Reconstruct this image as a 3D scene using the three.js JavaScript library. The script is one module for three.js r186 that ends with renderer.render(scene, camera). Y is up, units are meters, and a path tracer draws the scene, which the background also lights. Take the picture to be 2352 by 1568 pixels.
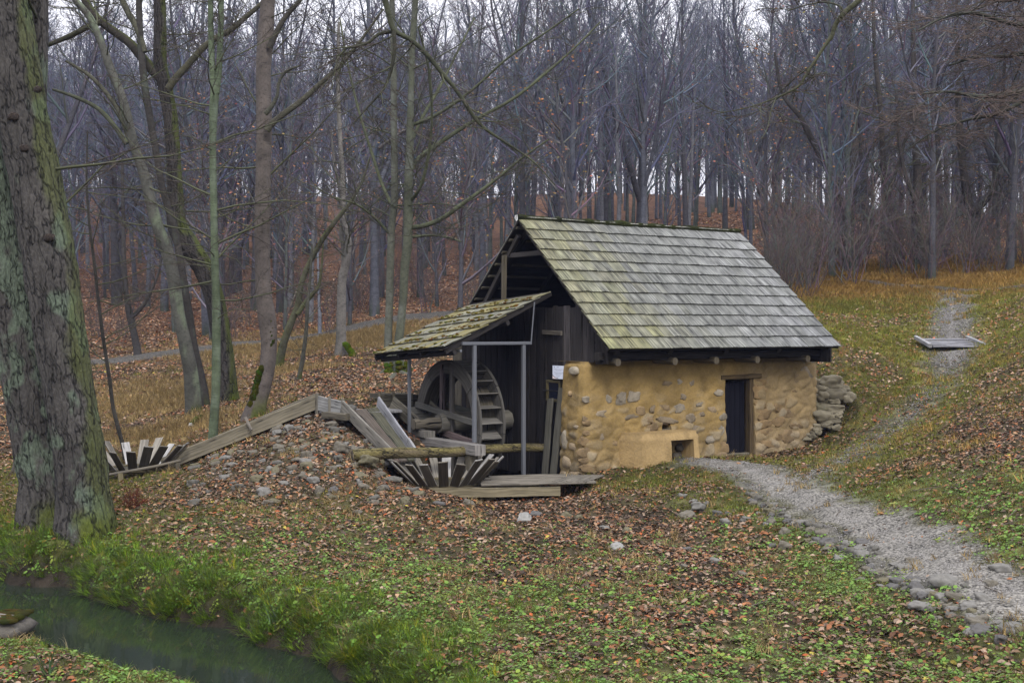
import * as THREE from 'three';

// ---------- camera, sky, sun, exposure, haze ----------
const FOCAL = 2700, HORIZON = 757, MIDX = 1176, EYE = 3;
const scene = new THREE.Scene();
const camera = new THREE.PerspectiveCamera(2 * Math.atan(784 / FOCAL) * 180 / Math.PI, 1024 / 682, 0.1, 1500);
camera.position.set(0, EYE, 0);
camera.setViewOffset(2352, 1568, 0, 784 - HORIZON, 2352, 1568);
const renderer = new THREE.WebGLRenderer({ antialias: true });
renderer.toneMapping = THREE.LinearToneMapping;
renderer.toneMappingExposure = 2.1;
renderer.shadowMap.enabled = true;
{
  const w = 256, h = 128, data = new Float32Array(w * h * 4);
  for (let j = 0; j < h; j++) for (let i = 0; i < w; i++) {
    const el = (j + 0.5) / h * Math.PI - Math.PI / 2, up = Math.max(0, Math.sin(el));
    const k = el < 0 ? 0.25 : 0.46 + 1.04 * up;
    const o = (j * w + i) * 4;
    data[o] = 0.965 * k; data[o + 1] = 0.97 * k; data[o + 2] = 1.055 * k; data[o + 3] = 1;
  }
  const sky = new THREE.DataTexture(data, w, h, THREE.RGBAFormat, THREE.FloatType);
  sky.mapping = THREE.EquirectangularReflectionMapping; sky.magFilter = THREE.LinearFilter; sky.needsUpdate = true;
  scene.background = sky; scene.environment = sky;
}
const sun = new THREE.DirectionalLight(new THREE.Color(1, 0.95, 0.88), 1.25);
sun.position.set(10, 42, 24); sun.target.position.set(0, 0, -22); sun.castShadow = true; sun.shadow.radius = 30;
Object.assign(sun.shadow.camera, { left: -50, right: 50, top: 50, bottom: -50, near: 1, far: 160 });
sun.shadow.mapSize.set(2048, 2048);
scene.add(sun, sun.target);
scene.fog = new THREE.FogExp2(new THREE.Color(0.50, 0.60, 1.0), 0.0003);

// ---------- helpers ----------
const V = (x, y, z) => new THREE.Vector3(x, y, z);
const P = (px, py, d) => V((px - MIDX) / FOCAL * d, EYE - (py - HORIZON) / FOCAL * d, -d);
function rng(seed) { let s = seed >>> 0; return () => { s = (s + 0x6d2b79f5) | 0; let t = Math.imul(s ^ (s >>> 15), 1 | s); t = (t + Math.imul(t ^ (t >>> 7), 61 | t)) ^ t; return ((t ^ (t >>> 14)) >>> 0) / 4294967296; }; }
const clamp = (x, a = 0, b = 1) => Math.min(b, Math.max(a, x)), lerp = (a, b, t) => a + (b - a) * t;
const smooth = (a, b, x) => { const t = clamp((x - a) / (b - a)); return t * t * (3 - 2 * t); };
function hash(x, y, z) { let h = Math.imul(x, 374761393) ^ Math.imul(y, 668265263) ^ Math.imul(z, 2147483647 ^ 0x51ed270b); h = Math.imul(h ^ (h >>> 13), 1274126177); h ^= h >>> 16; return (h >>> 0) / 4294967296; }
function vnoise(x, y, z, per = 0) {   // value noise in -1..1, repeating every per cells when per is given
  let X = Math.floor(x), Y = Math.floor(y), Z = Math.floor(z); const fx = x - X, fy = y - Y, fz = z - Z;
  const u = fx * fx * (3 - 2 * fx), v = fy * fy * (3 - 2 * fy), w = fz * fz * (3 - 2 * fz);
  const m = per ? (a) => ((a % per) + per) % per : (a) => a;
  const x0 = m(X), x1 = m(X + 1), y0 = m(Y), y1 = m(Y + 1), z0 = Z, z1 = Z + 1;
  const a = lerp(lerp(hash(x0, y0, z0), hash(x1, y0, z0), u), lerp(hash(x0, y1, z0), hash(x1, y1, z0), u), v);
  if (fz === 0) return a * 2 - 1;
  const b = lerp(lerp(hash(x0, y0, z1), hash(x1, y0, z1), u), lerp(hash(x0, y1, z1), hash(x1, y1, z1), u), v);
  return lerp(a, b, w) * 2 - 1;
}
function fbm(x, y, z, oct = 4) { let s = 0, a = 0.5; for (let i = 0; i < oct; i++) { s += a * vnoise(x, y, z); x = x * 2.03 + 17.1; y = y * 2.03 + 5.3; z = z * 2.03 + 9.7; a *= 0.5; } return s; }
function fbmT(u, v, f, g, oct, seed) {   // tileable over u, v in 0..1 with f by g cells
  let s = 0, a = 0.5;
  for (let i = 0; i < oct; i++) {
    const X = Math.floor(u * f), Y = Math.floor(v * g), fx = u * f - X, fy = v * g - Y, p = fx * fx * (3 - 2 * fx), q = fy * fy * (3 - 2 * fy);
    const h = (i0, j0) => hash(((i0 % f) + f) % f, ((j0 % g) + g) % g, seed + i);
    s += a * (lerp(lerp(h(X, Y), h(X + 1, Y), p), lerp(h(X, Y + 1), h(X + 1, Y + 1), p), q) * 2 - 1);
    f *= 2; g *= 2; a *= 0.5;
  }
  return s;
}
const R0 = rng(7);
const used = {};
function numbered(n) { const k = used[n] = (used[n] ?? -1) + 1; return k ? n + '_' + String(k).padStart(3, '0') : n; }
function tag(o, label, category, group, kind) { Object.assign(o.userData, { label }); if (category) o.userData.category = category; if (group) o.userData.group = group; if (kind) o.userData.kind = kind; return o; }
function thing(name, label, category, pos = V(0, 0, 0), group, turn = 0) { const o = new THREE.Group(); o.name = numbered(name); o.position.copy(pos); o.rotation.y = turn; scene.add(o); return tag(o, label, category, group); }

class MB {   // collects vertices and faces for one mesh
  constructor() { this.p = []; this.n = []; this.u = []; this.c = []; this.i = []; }
  get count() { return this.p.length / 3; }
  vert(p, n, u, v, c) { this.p.push(p.x, p.y, p.z); this.n.push(n.x, n.y, n.z); this.u.push(u, v); this.c.push(c[0], c[1], c[2]); return this.p.length / 3 - 1; }
  tri(a, b, c) { this.i.push(a, b, c); }
  quad(a, b, c, d) { this.i.push(a, b, c, a, c, d); }
  tube(pts, rad, sides, { col = [1, 1, 1], disp = null, cap = false, uv0 = 0, colFn = null, endCol = null } = {}) {
    const n = pts.length; let nx = V(0, 0, 0); const t = V(0, 0, 0), b = V(0, 0, 0), q = V(0, 0, 0), nn = V(0, 0, 0);
    let len = 0, first = this.count; const per = Math.max(0.05, 2 * Math.PI * rad[0]);
    for (let k = 0; k < n; k++) {
      t.subVectors(pts[Math.min(n - 1, k + 1)], pts[Math.max(0, k - 1)]).normalize();
      if (k === 0) { nx.set(0, 0, -1); if (Math.abs(t.z) > 0.9) nx.set(1, 0, 0); }
      nx.addScaledVector(t, -nx.dot(t)).normalize(); b.crossVectors(t, nx);
      if (k) len += pts[k].distanceTo(pts[k - 1]);
      for (let s = 0; s <= sides; s++) {
        const a = s / sides * Math.PI * 2, ca = Math.cos(a), sa = Math.sin(a);
        nn.set(nx.x * ca + b.x * sa, nx.y * ca + b.y * sa, nx.z * ca + b.z * sa);
        const r = rad[k] * (disp ? disp(s === sides ? 0 : a, len, k / (n - 1), nn) : 1);
        q.copy(pts[k]).addScaledVector(nn, r);
        this.vert(q, nn, uv0 + s / sides * per, len, colFn ? colFn(q, nn, k / (n - 1), len) : col);
      }
    }
    const w = sides + 1;
    for (let k = 0; k < n - 1; k++) for (let s = 0; s < sides; s++) { const a = first + k * w + s; this.quad(a, a + 1, a + w + 1, a + w); }
    if (cap) for (const [k, sg] of [[0, -1], [n - 1, 1]]) {
      t.subVectors(pts[Math.min(n - 1, k + 1)], pts[Math.max(0, k - 1)]).normalize().multiplyScalar(sg);
      const c0 = this.vert(pts[k], t, 0, 0, endCol || col), ring = [];
      for (let s = 0; s < sides; s++) { const j = first + k * w + s; ring.push(this.vert(V(this.p[j * 3], this.p[j * 3 + 1], this.p[j * 3 + 2]), t, Math.cos(s / sides * 6.283) * rad[k], Math.sin(s / sides * 6.283) * rad[k], endCol || col)); }
      for (let s = 0; s < sides; s++) sg > 0 ? this.tri(c0, ring[s], ring[(s + 1) % sides]) : this.tri(c0, ring[(s + 1) % sides], ring[s]);
    }
    return this;
  }
  // a beam of w (along up x axis) by h (along up) from p0 to p1 with chamfered, slightly worn edges
  beam(p0, p1, w, h, up = V(0, 1, 0), { col = [1, 1, 1], worn = 0.004, seg = 3, R = R0, ch = 0.008, taper = 1, warp = 0 } = {}) {
    const t = V().subVectors(p1, p0), L = t.length(); t.normalize();
    const x = V().crossVectors(t, up).normalize(), y = V().crossVectors(x, t).normalize();
    const c = Math.min(ch, w * 0.3, h * 0.3), W = w / 2, H = h / 2;
    const sec = [[-W + c, -H], [W - c, -H], [W, -H + c], [W, H - c], [W - c, H], [-W + c, H], [-W, H - c], [-W, -H + c]];
    const uo = R() * 7, vo = R() * 7, rings = [], wq = (R() - 0.5) * 2 * warp;
    for (let k = 0; k <= seg; k++) {
      const f = k / seg, s = lerp(1, taper, f), bow = wq * Math.sin(f * Math.PI);
      rings.push(sec.map(([a, b]) => V().copy(p0).addScaledVector(t, f * L).addScaledVector(x, a * s + (R() - 0.5) * worn).addScaledVector(y, b + bow + (R() - 0.5) * worn)));
    }
    const face = (A, B, C, D, u0, u1, v0, v1) => {
      const nrm = V().subVectors(B, A).cross(V().subVectors(D, A)).normalize();
      const i0 = this.vert(A, nrm, u0, v0, col), i1 = this.vert(B, nrm, u1, v0, col), i2 = this.vert(C, nrm, u1, v1, col), i3 = this.vert(D, nrm, u0, v1, col);
      this.quad(i0, i1, i2, i3);
    };
    let pu = [0]; for (let e = 0; e < 8; e++) pu.push(pu[e] + Math.hypot(sec[(e + 1) % 8][0] - sec[e][0], sec[(e + 1) % 8][1] - sec[e][1]));
    for (let k = 0; k < seg; k++) for (let e = 0; e < 8; e++) {
      const g = (e + 1) % 8; face(rings[k][g], rings[k][e], rings[k + 1][e], rings[k + 1][g], uo + pu[e + 1], uo + pu[e], vo + k / seg * L, vo + (k + 1) / seg * L);
    }
    for (const [k, s] of [[0, -1], [seg, 1]]) {
      const nrm = V().copy(t).multiplyScalar(s), ix = sec.map(([a, b], e) => this.vert(rings[k][e], nrm, uo + a, vo + b, col));
      for (let e = 1; e < 7; e++) s < 0 ? this.tri(ix[0], ix[e], ix[e + 1]) : this.tri(ix[0], ix[e + 1], ix[e]);
    }
    return this;
  }
  geo(origin = null, recompute = false) {
    const g = new THREE.BufferGeometry(), p = new Float32Array(this.p);
    if (origin) for (let k = 0; k < p.length; k += 3) { p[k] -= origin.x; p[k + 1] -= origin.y; p[k + 2] -= origin.z; }
    g.setAttribute('position', new THREE.BufferAttribute(p, 3)); g.setAttribute('normal', new THREE.BufferAttribute(new Float32Array(this.n), 3));
    g.setAttribute('uv', new THREE.BufferAttribute(new Float32Array(this.u), 2)); g.setAttribute('color', new THREE.BufferAttribute(new Float32Array(this.c), 3));
    g.setIndex(new THREE.BufferAttribute(new Uint32Array(this.i), 1));
    if (recompute) g.computeVertexNormals();
    return g;
  }
}
const origins = new Map();   // things whose shapes are written in world coordinates: their base point
function part(name, mb, mat, parent = scene, recompute = false) {
  const o = new THREE.Mesh(mb instanceof MB ? mb.geo(origins.get(parent) ?? null, recompute) : mb, mat);
  o.name = parent === scene ? numbered(name) : name; parent.add(o); return o;
}
function based(name, label, category, pos, group) { const o = thing(name, label, category, pos, group); origins.set(o, pos); return o; }
function sub(name, parent) { const o = new THREE.Group(); o.name = name; parent.add(o); if (origins.has(parent)) origins.set(o, origins.get(parent)); return o; }
function curve(ctrl, n) {   // ctrl: [Vector3, radius] -> n+1 resampled points and radii
  const c = new THREE.CatmullRomCurve3(ctrl.map((k) => k[0]), false, 'centripetal'), pts = [], rad = [];
  for (let i = 0; i <= n; i++) { const t = i / n, f = t * (ctrl.length - 1), k = Math.min(ctrl.length - 2, Math.floor(f)); pts.push(c.getPoint(t)); rad.push(lerp(ctrl[k][1], ctrl[k + 1][1], f - k)); }
  return [pts, rad];
}

// ---------- textures ----------
function tex(size, fn, repeat = 1) {
  const d = new Uint8Array(size * size * 4);
  for (let j = 0; j < size; j++) for (let i = 0; i < size; i++) { const v = fn((i + 0.5) / size, (j + 0.5) / size), o = (j * size + i) * 4; for (let c = 0; c < 3; c++) d[o + c] = clamp(Array.isArray(v) ? v[c] : v) * 255; d[o + 3] = 255; }
  const t = new THREE.DataTexture(d, size, size, THREE.RGBAFormat); t.wrapS = t.wrapT = THREE.RepeatWrapping; t.magFilter = THREE.LinearFilter; t.repeat.set(repeat, repeat); t.needsUpdate = true; return t;
}
const woodTex = tex(512, (u, v) => {   // grain runs along v; one tile is 1 m
  const w = fbmT(u, v, 6, 2, 3, 3) * 0.05, g = fbmT(u + w, v, 48, 2, 3, 11), c = fbmT(u + w, v, 24, 3, 2, 31), blot = fbmT(u, v, 4, 3, 3, 7);
  return 0.66 + 0.42 * g + 0.22 * blot - (c > 0.3 ? (c - 0.3) * 2.6 : 0);
});
const shingleTex = tex(512, (u, v) => {   // weathered silver streaks along v
  const g = fbmT(u, v, 40, 3, 3, 5), s = fbmT(u, v, 26, 2, 3, 19), blot = fbmT(u, v, 5, 5, 3, 8), spk = fbmT(u, v, 60, 40, 2, 2);
  return 0.54 + 0.38 * g + 0.22 * blot + Math.max(0, s - 0.12) * 1.1 - Math.max(0, -s - 0.22) * 1.2 + Math.max(0, spk - 0.4) * 0.7;
});
const barkTex = tex(512, (u, v) => {
  const w = fbmT(u, v, 5, 4, 3, 2) * 0.09, a = Math.abs(fbmT(u + w, v, 12, 4, 3, 9)), f = fbmT(u, v, 40, 24, 3, 4);
  return 0.22 + smooth(0, 0.2, a) * 0.52 + 0.42 * f;
});
const smoothBarkTex = tex(512, (u, v) => 0.72 + 0.30 * fbmT(u, v, 5, 12, 4, 6) + 0.20 * fbmT(u, v, 30, 30, 2, 16) - (fbmT(u, v, 6, 40, 2, 26) > 0.33 ? 0.22 : 0));
const earthTex = tex(512, (u, v) => 0.62 + 0.5 * fbmT(u, v, 12, 12, 5, 12) + 0.25 * fbmT(u, v, 90, 90, 2, 3));
const gravelTex = tex(512, (u, v) => {
  let m = 9, id = 0; const N = 40, X = Math.floor(u * N), Y = Math.floor(v * N);
  for (let j = -1; j <= 1; j++) for (let i = -1; i <= 1; i++) { const a = (X + i + N) % N, b = (Y + j + N) % N, dx = X + i + hash(a, b, 5) - u * N, dy = Y + j + hash(a, b, 6) - v * N, q = dx * dx + dy * dy; if (q < m) { m = q; id = hash(a, b, 8); } }
  return clamp(0.38 + id * 0.62 - m * 0.65) + 0.12 * fbmT(u, v, 8, 8, 3, 1);
});
const plasterTex = tex(512, (u, v) => 0.80 + 0.30 * fbmT(u, v, 5, 5, 5, 21) + 0.16 * fbmT(u, v, 50, 50, 2, 22));
const stoneTex = tex(256, (u, v) => 0.72 + 0.4 * fbmT(u, v, 4, 4, 5, 41) + 0.2 * fbmT(u, v, 40, 40, 2, 42));
function mat(map, color, { bump = 0, rough = 0.9, rep = 1, spec = 0.5, side, metal = 0 } = {}) {
  const m = new THREE.MeshPhysicalMaterial({ color: new THREE.Color().setRGB(...color), roughness: rough, metalness: metal, vertexColors: true, specularIntensity: spec });
  if (map) { let t = map; if (rep !== 1) { t = map.clone(); t.repeat.set(rep, rep); t.needsUpdate = true; } m.map = t; if (bump) { m.bumpMap = t; m.bumpScale = bump; } }
  return m;
}
const M = {
  wood: mat(woodTex, [0.20, 0.188, 0.168], { bump: 0.006 }), paleWood: mat(woodTex, [0.30, 0.30, 0.305], { bump: 0.005 }), darkWood: mat(woodTex, [0.032, 0.029, 0.028], { bump: 0.008, spec: 0.2 }),
  oldWood: mat(woodTex, [0.13, 0.115, 0.085], { bump: 0.008 }), shingle: mat(shingleTex, [1, 1, 1], { bump: 0.006, rough: 0.75 }), bark: mat(barkTex, [1, 1, 1], { bump: 0.02, rough: 0.95 }),
  smoothBark: mat(smoothBarkTex, [1, 1, 1], { bump: 0.006, rough: 0.9 }), twig: mat(null, [1, 1, 1], { rough: 0.95, spec: 0.2 }), earth: mat(earthTex, [1, 1, 1], { bump: 0.03, rep: 0.7, spec: 0.2 }), gravel: mat(gravelTex, [1, 1, 1], { bump: 0.012, rep: 0.8, spec: 0.3 }),
  plaster: mat(plasterTex, [1, 1, 1], { bump: 0.02, rep: 0.8 }), stone: mat(stoneTex, [1, 1, 1], { bump: 0.012, rep: 2 }), leaf: mat(null, [1, 1, 1], { rough: 0.7, spec: 0.35 }), grass: mat(null, [1, 1, 1], { rough: 0.65, spec: 0.3 }),
  steel: mat(null, [0.13, 0.138, 0.155], { rough: 0.45, metal: 0.3 }), black: mat(null, [0.012, 0.012, 0.014], { rough: 0.6 }), glass: mat(null, [0.012, 0.015, 0.03], { rough: 0.12 }), moss: mat(earthTex, [1, 1, 1], { bump: 0.03, rep: 3, spec: 0.1 }),
  blueDoor: mat(woodTex, [0.010, 0.010, 0.016], { bump: 0.006, spec: 0.15 }),
};
M.grass.transmission = 0.4; M.grass.roughness = 0.95; M.leaf.side = M.grass.side = THREE.DoubleSide;
// ---------- the lie of the land ----------
const MILL = { E: P(1400, 803, 22), turn: 33.42 * Math.PI / 180, w: 3.043, h: 2.671, L: 6.305 };   // front eave corner, yaw, half width, rise, roof length
MILL.base = V(MILL.E.x, 0, MILL.E.z);
const UX = Math.cos(MILL.turn), UZ = -Math.sin(MILL.turn);   // along the long wall; back from it is (UZ, -UX) in x, z
const millWorld = (a, b, y) => V(MILL.base.x + a * UX + b * UZ, y, MILL.base.z + a * UZ - b * UX);
const millLocal = (x, z) => { const dx = x - MILL.base.x, dz = z - MILL.base.z; return [dx * UX + dz * UZ, dx * UZ - dz * UX]; };
const LEVELS = [   // surveyed points: picture position and distance
  [1176, 1568, 10], [2352, 1568, 9.6], [1700, 1568, 9.7], [0, 1220, 17.6], [350, 1365, 13.7], [700, 1500, 11.3], [900, 1480, 11.5], [0, 1600, 10.2], [350, 1590, 10.4], [-600, 1300, 16.5], [-900, 1500, 12.5],
  [1176, 1300, 14.9], [1176, 1190, 18.7], [900, 1250, 16.4], [600, 1250, 16.2], [400, 1250, 16.2], [1500, 1400, 12.6], [1900, 1400, 12.2], [1500, 1130, 20.2], [1500, 1200, 18.1], [1800, 1250, 16.2], [1620, 1072, 22.4], [2352, 1400, 11.3], [2100, 1260, 14.5], [1850, 1150, 18.5],
  [1650, 1060, 22.9], [1450, 1090, 22.2], [1320, 1098, 22.2], [2352, 1250, 13.1], [2352, 1100, 15.7], [2352, 950, 21.5], [2352, 800, 27], [2352, 700, 33], [2352, 660, 38], [2050, 1000, 24], [2180, 880, 28], [2180, 795, 31], [2190, 720, 35], [2190, 672, 39], [2352, 605, 46], [1860, 640, 44], [1930, 800, 29.5], [1880, 1010, 26.1], [1950, 930, 26.6],
  [2352, 510, 62], [2000, 560, 56], [1780, 580, 58], [733, 768, 48], [600, 745, 52], [800, 650, 78], [1080, 605, 76], [220, 830, 42], [430, 806, 43], [220, 700, 60], [50, 800, 45],
  [250, 1000, 27], [450, 950, 28.2], [590, 957, 25.5], [520, 922, 30], [685, 865, 34], [790, 816, 40], [900, 858, 33.5], [850, 752, 48], [970, 855, 34], [100, 1000, 28], [0, 1060, 24], [-300, 1000, 27],
  [180, 1215, 17.4], [0, 1130, 20.8], [330, 1125, 21.2], [250, 1140, 20.2], [640, 1004, 23.2], [760, 972, 23.4], [560, 1036, 22.9], [480, 1072, 22.6], [720, 930, 25], [430, 1075, 22], [500, 1100, 20.6], [700, 1000, 22.2], [700, 1060, 20.8], [820, 1000, 23], [800, 1100, 19.9], [880, 1105, 20], [700, 1150, 19], [1000, 1150, 19.4], [1022, 1128, 20.5], [1160, 1158, 20.2], [930, 1120, 20.6],
];
const WLEVELS = [[0, 1.4, 0], [0, 1.1, -3], [0, 0.55, -6], [-6, 1.3, 0], [6, 1.5, 0], [5, 0.7, -7], [0, 1.5, 12], [-30, 2, 12], [30, 3, 12], [-25, 0.2, -14], [-40, 2.5, -40], [-30, 1.2, -30], [25, 5.5, -20], [14, 1.7, -14], [40, 8, -40], [28, 7, -46], [-60, 5, -70], [60, 12, -70], [0, 11.5, -100], [-40, 14, -110], [-80, 15, -110], [30, 11.5, -90], [60, 11, -110], [10, 17, -122], [40, 16, -130], [15, 11.5, -86], [0, 19, -160], [-60, 22, -160], [-120, 22, -160], [120, 8, -160], [-120, 6, -20], [120, 14, -20], [0, 24, -300], [-200, 26, -300], [200, 8, -300], [0, 2, 60], [2.5, 2.3, -31], [5.5, 3.4, -34.5], [0, 2.4, -33]];
const pts3 = LEVELS.map((k) => P(...k)).concat(WLEVELS.map((k) => V(...k)));
const [tpsW, tpsA] = (() => {   // thin-plate spline through the surveyed points
  const n = pts3.length, N = n + 3, A = [];
  const U = (r2) => (r2 < 1e-9 ? 0 : r2 * Math.log(r2));
  for (let i = 0; i < n; i++) { const row = new Float64Array(N + 1); for (let j = 0; j < n; j++) row[j] = U((pts3[i].x - pts3[j].x) ** 2 + (pts3[i].z - pts3[j].z) ** 2); row[i] += 1.5; row[n] = 1; row[n + 1] = pts3[i].x; row[n + 2] = pts3[i].z; row[N] = pts3[i].y; A.push(row); }
  for (let k = 0; k < 3; k++) { const row = new Float64Array(N + 1); for (let j = 0; j < n; j++) row[j] = k === 0 ? 1 : k === 1 ? pts3[j].x : pts3[j].z; A.push(row); }
  for (let c = 0; c < N; c++) {
    let m = c; for (let r = c + 1; r < N; r++) if (Math.abs(A[r][c]) > Math.abs(A[m][c])) m = r;
    [A[c], A[m]] = [A[m], A[c]];
    for (let r = c + 1; r < N; r++) { const f = A[r][c] / A[c][c]; if (f) for (let k = c; k <= N; k++) A[r][k] -= f * A[c][k]; }
  }
  const x = new Float64Array(N);
  for (let r = N - 1; r >= 0; r--) { let s = A[r][N]; for (let k = r + 1; k < N; k++) s -= A[r][k] * x[k]; x[r] = s / A[r][r]; }
  return [x.slice(0, n), x.slice(n)];
})();
const WATER = -0.55;
const STREAM = [[-34, -26], [-20, -22], [-12.5, -18.8], [-8.6, -16.4], [-6.4, -14.9], [-4.3, -13.3], [-2.45, -11.75], [-1.3, -9.9], [-0.4, -8], [1, -5.5], [4, -1], [8, 6], [12, 30]];
function distLine(line, x, z) {   // [distance to the polyline, where along it (index)]
  let m = 1e9, at = 0;
  for (let k = 0; k < line.length - 1; k++) {
    const [ax, az] = line[k], [bx, bz] = line[k + 1], dx = bx - ax, dz = bz - az, t = clamp(((x - ax) * dx + (z - az) * dz) / (dx * dx + dz * dz));
    const q = (x - ax - t * dx) ** 2 + (z - az - t * dz) ** 2; if (q < m) { m = q; at = k + t; }
  }
  return [Math.sqrt(m), at];
}
function streamDist(x, z) {   // distance from the middle of the stream, with 1.02 at the water's edge
  const [d, k] = distLine(STREAM, x, z), half = k < 4 ? 1.0 : k < 5 ? lerp(1.0, 0.9, k - 4) : k < 6 ? lerp(0.9, 0.66, k - 5) : 0.6; return d + 1.02 - half;
}
function plainHeight(x, z) {
  let y = tpsA[0] + tpsA[1] * x + tpsA[2] * z;
  for (let i = 0; i < tpsW.length; i++) { const r2 = (x - pts3[i].x) ** 2 + (z - pts3[i].z) ** 2; if (r2 > 1e-9) y += tpsW[i] * r2 * Math.log(r2); }
  return clamp(y, -3, 30);
}
function rawH(x, z) {
  let y = plainHeight(x, z);
  const d = Math.hypot(x, z - 0);
  y += 0.05 * vnoise(x * 0.9, z * 0.9, 3) + 0.035 * vnoise(x * 2.3, z * 2.3, 7) + 0.015 * vnoise(x * 6, z * 6, 9) + smooth(40, 80, d) * 0.35 * vnoise(x * 0.13, z * 0.13, 5);
  const ds = streamDist(x, z);
  if (ds < 2.4) { const wob = 0.22 * vnoise(x * 1.3, z * 1.3, 21) + 0.1 * vnoise(x * 4, z * 4, 22); y = lerp(Math.min(y, -1.0), y, smooth(0.55, 1.55, ds + wob)); }
  const [a, b] = millLocal(x, z);
  // level ground inside the mill, and the wheel pit in front of its gable
  const inside = smooth(-0.5, 0.1, Math.min(a + 0.1, 6.2 - a, b - 0.9, 6.2 - b)); y = lerp(y, Math.min(y, 0.25), inside);
  const pit = smooth(-0.25, 0.3, Math.min(a + 2.2, 0.3 - a, b - 0.9, 5 - b)); y = lerp(y, Math.min(y, -0.5), pit);
  { const ax = -4.016, az = -24.1, bx = -6.998, bz = -23.5, ex = bx - ax, ez = bz - az, t = clamp(((x - ax) * ex + (z - az) * ez) / (ex * ex + ez * ez)), q = Math.hypot(x - ax - t * ex, z - az - t * ez); if (q < 1.5) y = lerp(Math.min(y, lerp(1.28, 0.12, t)), y, smooth(0.55, 1.4, q)); }
  { const ax = -0.85, az = -21.05, bx = 0.72, bz = -21.35, ex = bx - ax, ez = bz - az, t = clamp(((x - ax) * ex + (z - az) * ez) / (ex * ex + ez * ez)), q = Math.hypot(x - ax - t * ex, z - az - t * ez); if (q < 1) y = lerp(Math.min(y, -0.15), y, smooth(0.3, 0.85, q)); }
  const dv = Math.hypot(x + 1.24, z + 21.75); if (dv < 2) y = lerp(Math.min(y, 0.1), y, smooth(0.9, 1.45, dv));
  const dw = Math.hypot(x + 7.46, z + 23.3); if (dw < 2) y = lerp(Math.min(y, 0.05), y, smooth(0.8, 1.4, dw));
  return y;
}
// heights are read from a grid so that everything stands on the same sheet
const GX = [], GZ = [];
{ const n = 420, T = Math.asinh(260 / 7); for (let i = 0; i <= n; i++) GX.push(7 * Math.sinh((i / n * 2 - 1) * T)); }
{ const n = 460, A = Math.asinh(-330 / 9), B = Math.asinh(60 / 9); for (let j = 0; j <= n; j++) GZ.push(-16 + 9 * Math.sinh(lerp(A, B, j / n))); }
const GY = new Float32Array(GX.length * GZ.length);
for (let j = 0; j < GZ.length; j++) for (let i = 0; i < GX.length; i++) GY[j * GX.length + i] = rawH(GX[i], GZ[j]);
function cell(arr, x) { let a = 0, b = arr.length - 2; while (a < b) { const m = (a + b + 1) >> 1; arr[m] <= x ? a = m : b = m - 1; } return a; }
function H(x, z) {
  const i = cell(GX, x), j = cell(GZ, z), fx = clamp((x - GX[i]) / (GX[i + 1] - GX[i])), fz = clamp((z - GZ[j]) / (GZ[j + 1] - GZ[j])), n = GX.length, o = j * n + i;
  const a = GY[o], b = GY[o + 1], c = GY[o + n], d = GY[o + n + 1];   // split along the same diagonal as the sheet
  return fx > fz ? a + (b - a) * fx + (d - b) * fz : a + (c - a) * fz + (d - c) * fx;
}
function groundNormal(x, z) { const e = 0.15; return V(H(x - e, z) - H(x + e, z), 2 * e, H(x, z - e) - H(x, z + e)).normalize(); }
function G(px, py) {   // where the sight line through a picture position meets the ground
  let d = 5, q; for (; d < 220; d += 0.15) { q = P(px, py, d); if (q.y < H(q.x, q.z)) break; } return V(q.x, H(q.x, q.z), q.z);
}
const onGround = (x, z, dy = 0) => V(x, H(x, z) + dy, z);

// ---------- what covers the ground ----------
const gp = (list) => list.map(([x, y, r, s = 1]) => { const q = G(x, y); return [q.x, q.z, r, s]; });
const near = (list, x, z) => { let m = 0; for (const [a, b, r, s] of list) { const q = ((x - a) ** 2 + (z - b) ** 2) / (r * r); if (q < 6) m = Math.max(m, s * Math.exp(-q)); } return m; };
const line2 = (list) => list.map(([x, y]) => { const q = G(x, y); return [q.x, q.z]; });
const PATH = line2([[2900, 1640], [2500, 1450], [2352, 1392], [2200, 1318], [2060, 1248], [1900, 1175], [1780, 1112], [1700, 1078], [1610, 1062]]);
const TRACK = line2([[1830, 1125], [1930, 1060], [2030, 1000], [2110, 940], [2165, 880], [2185, 830], [2185, 790], [2188, 730], [2188, 672]]);
const ROAD = [P(-300, 880, 37), P(0, 848, 40), P(210, 832, 41.5), P(430, 808, 43), P(600, 785, 46), P(733, 771, 47.5), P(900, 745, 50)].map((q) => [q.x, q.z]).concat([[2, -47], [9, -45], [14, -41]], line2([[2180, 668], [2352, 661]]), [[22, -36], [34, -30]]);
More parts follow.
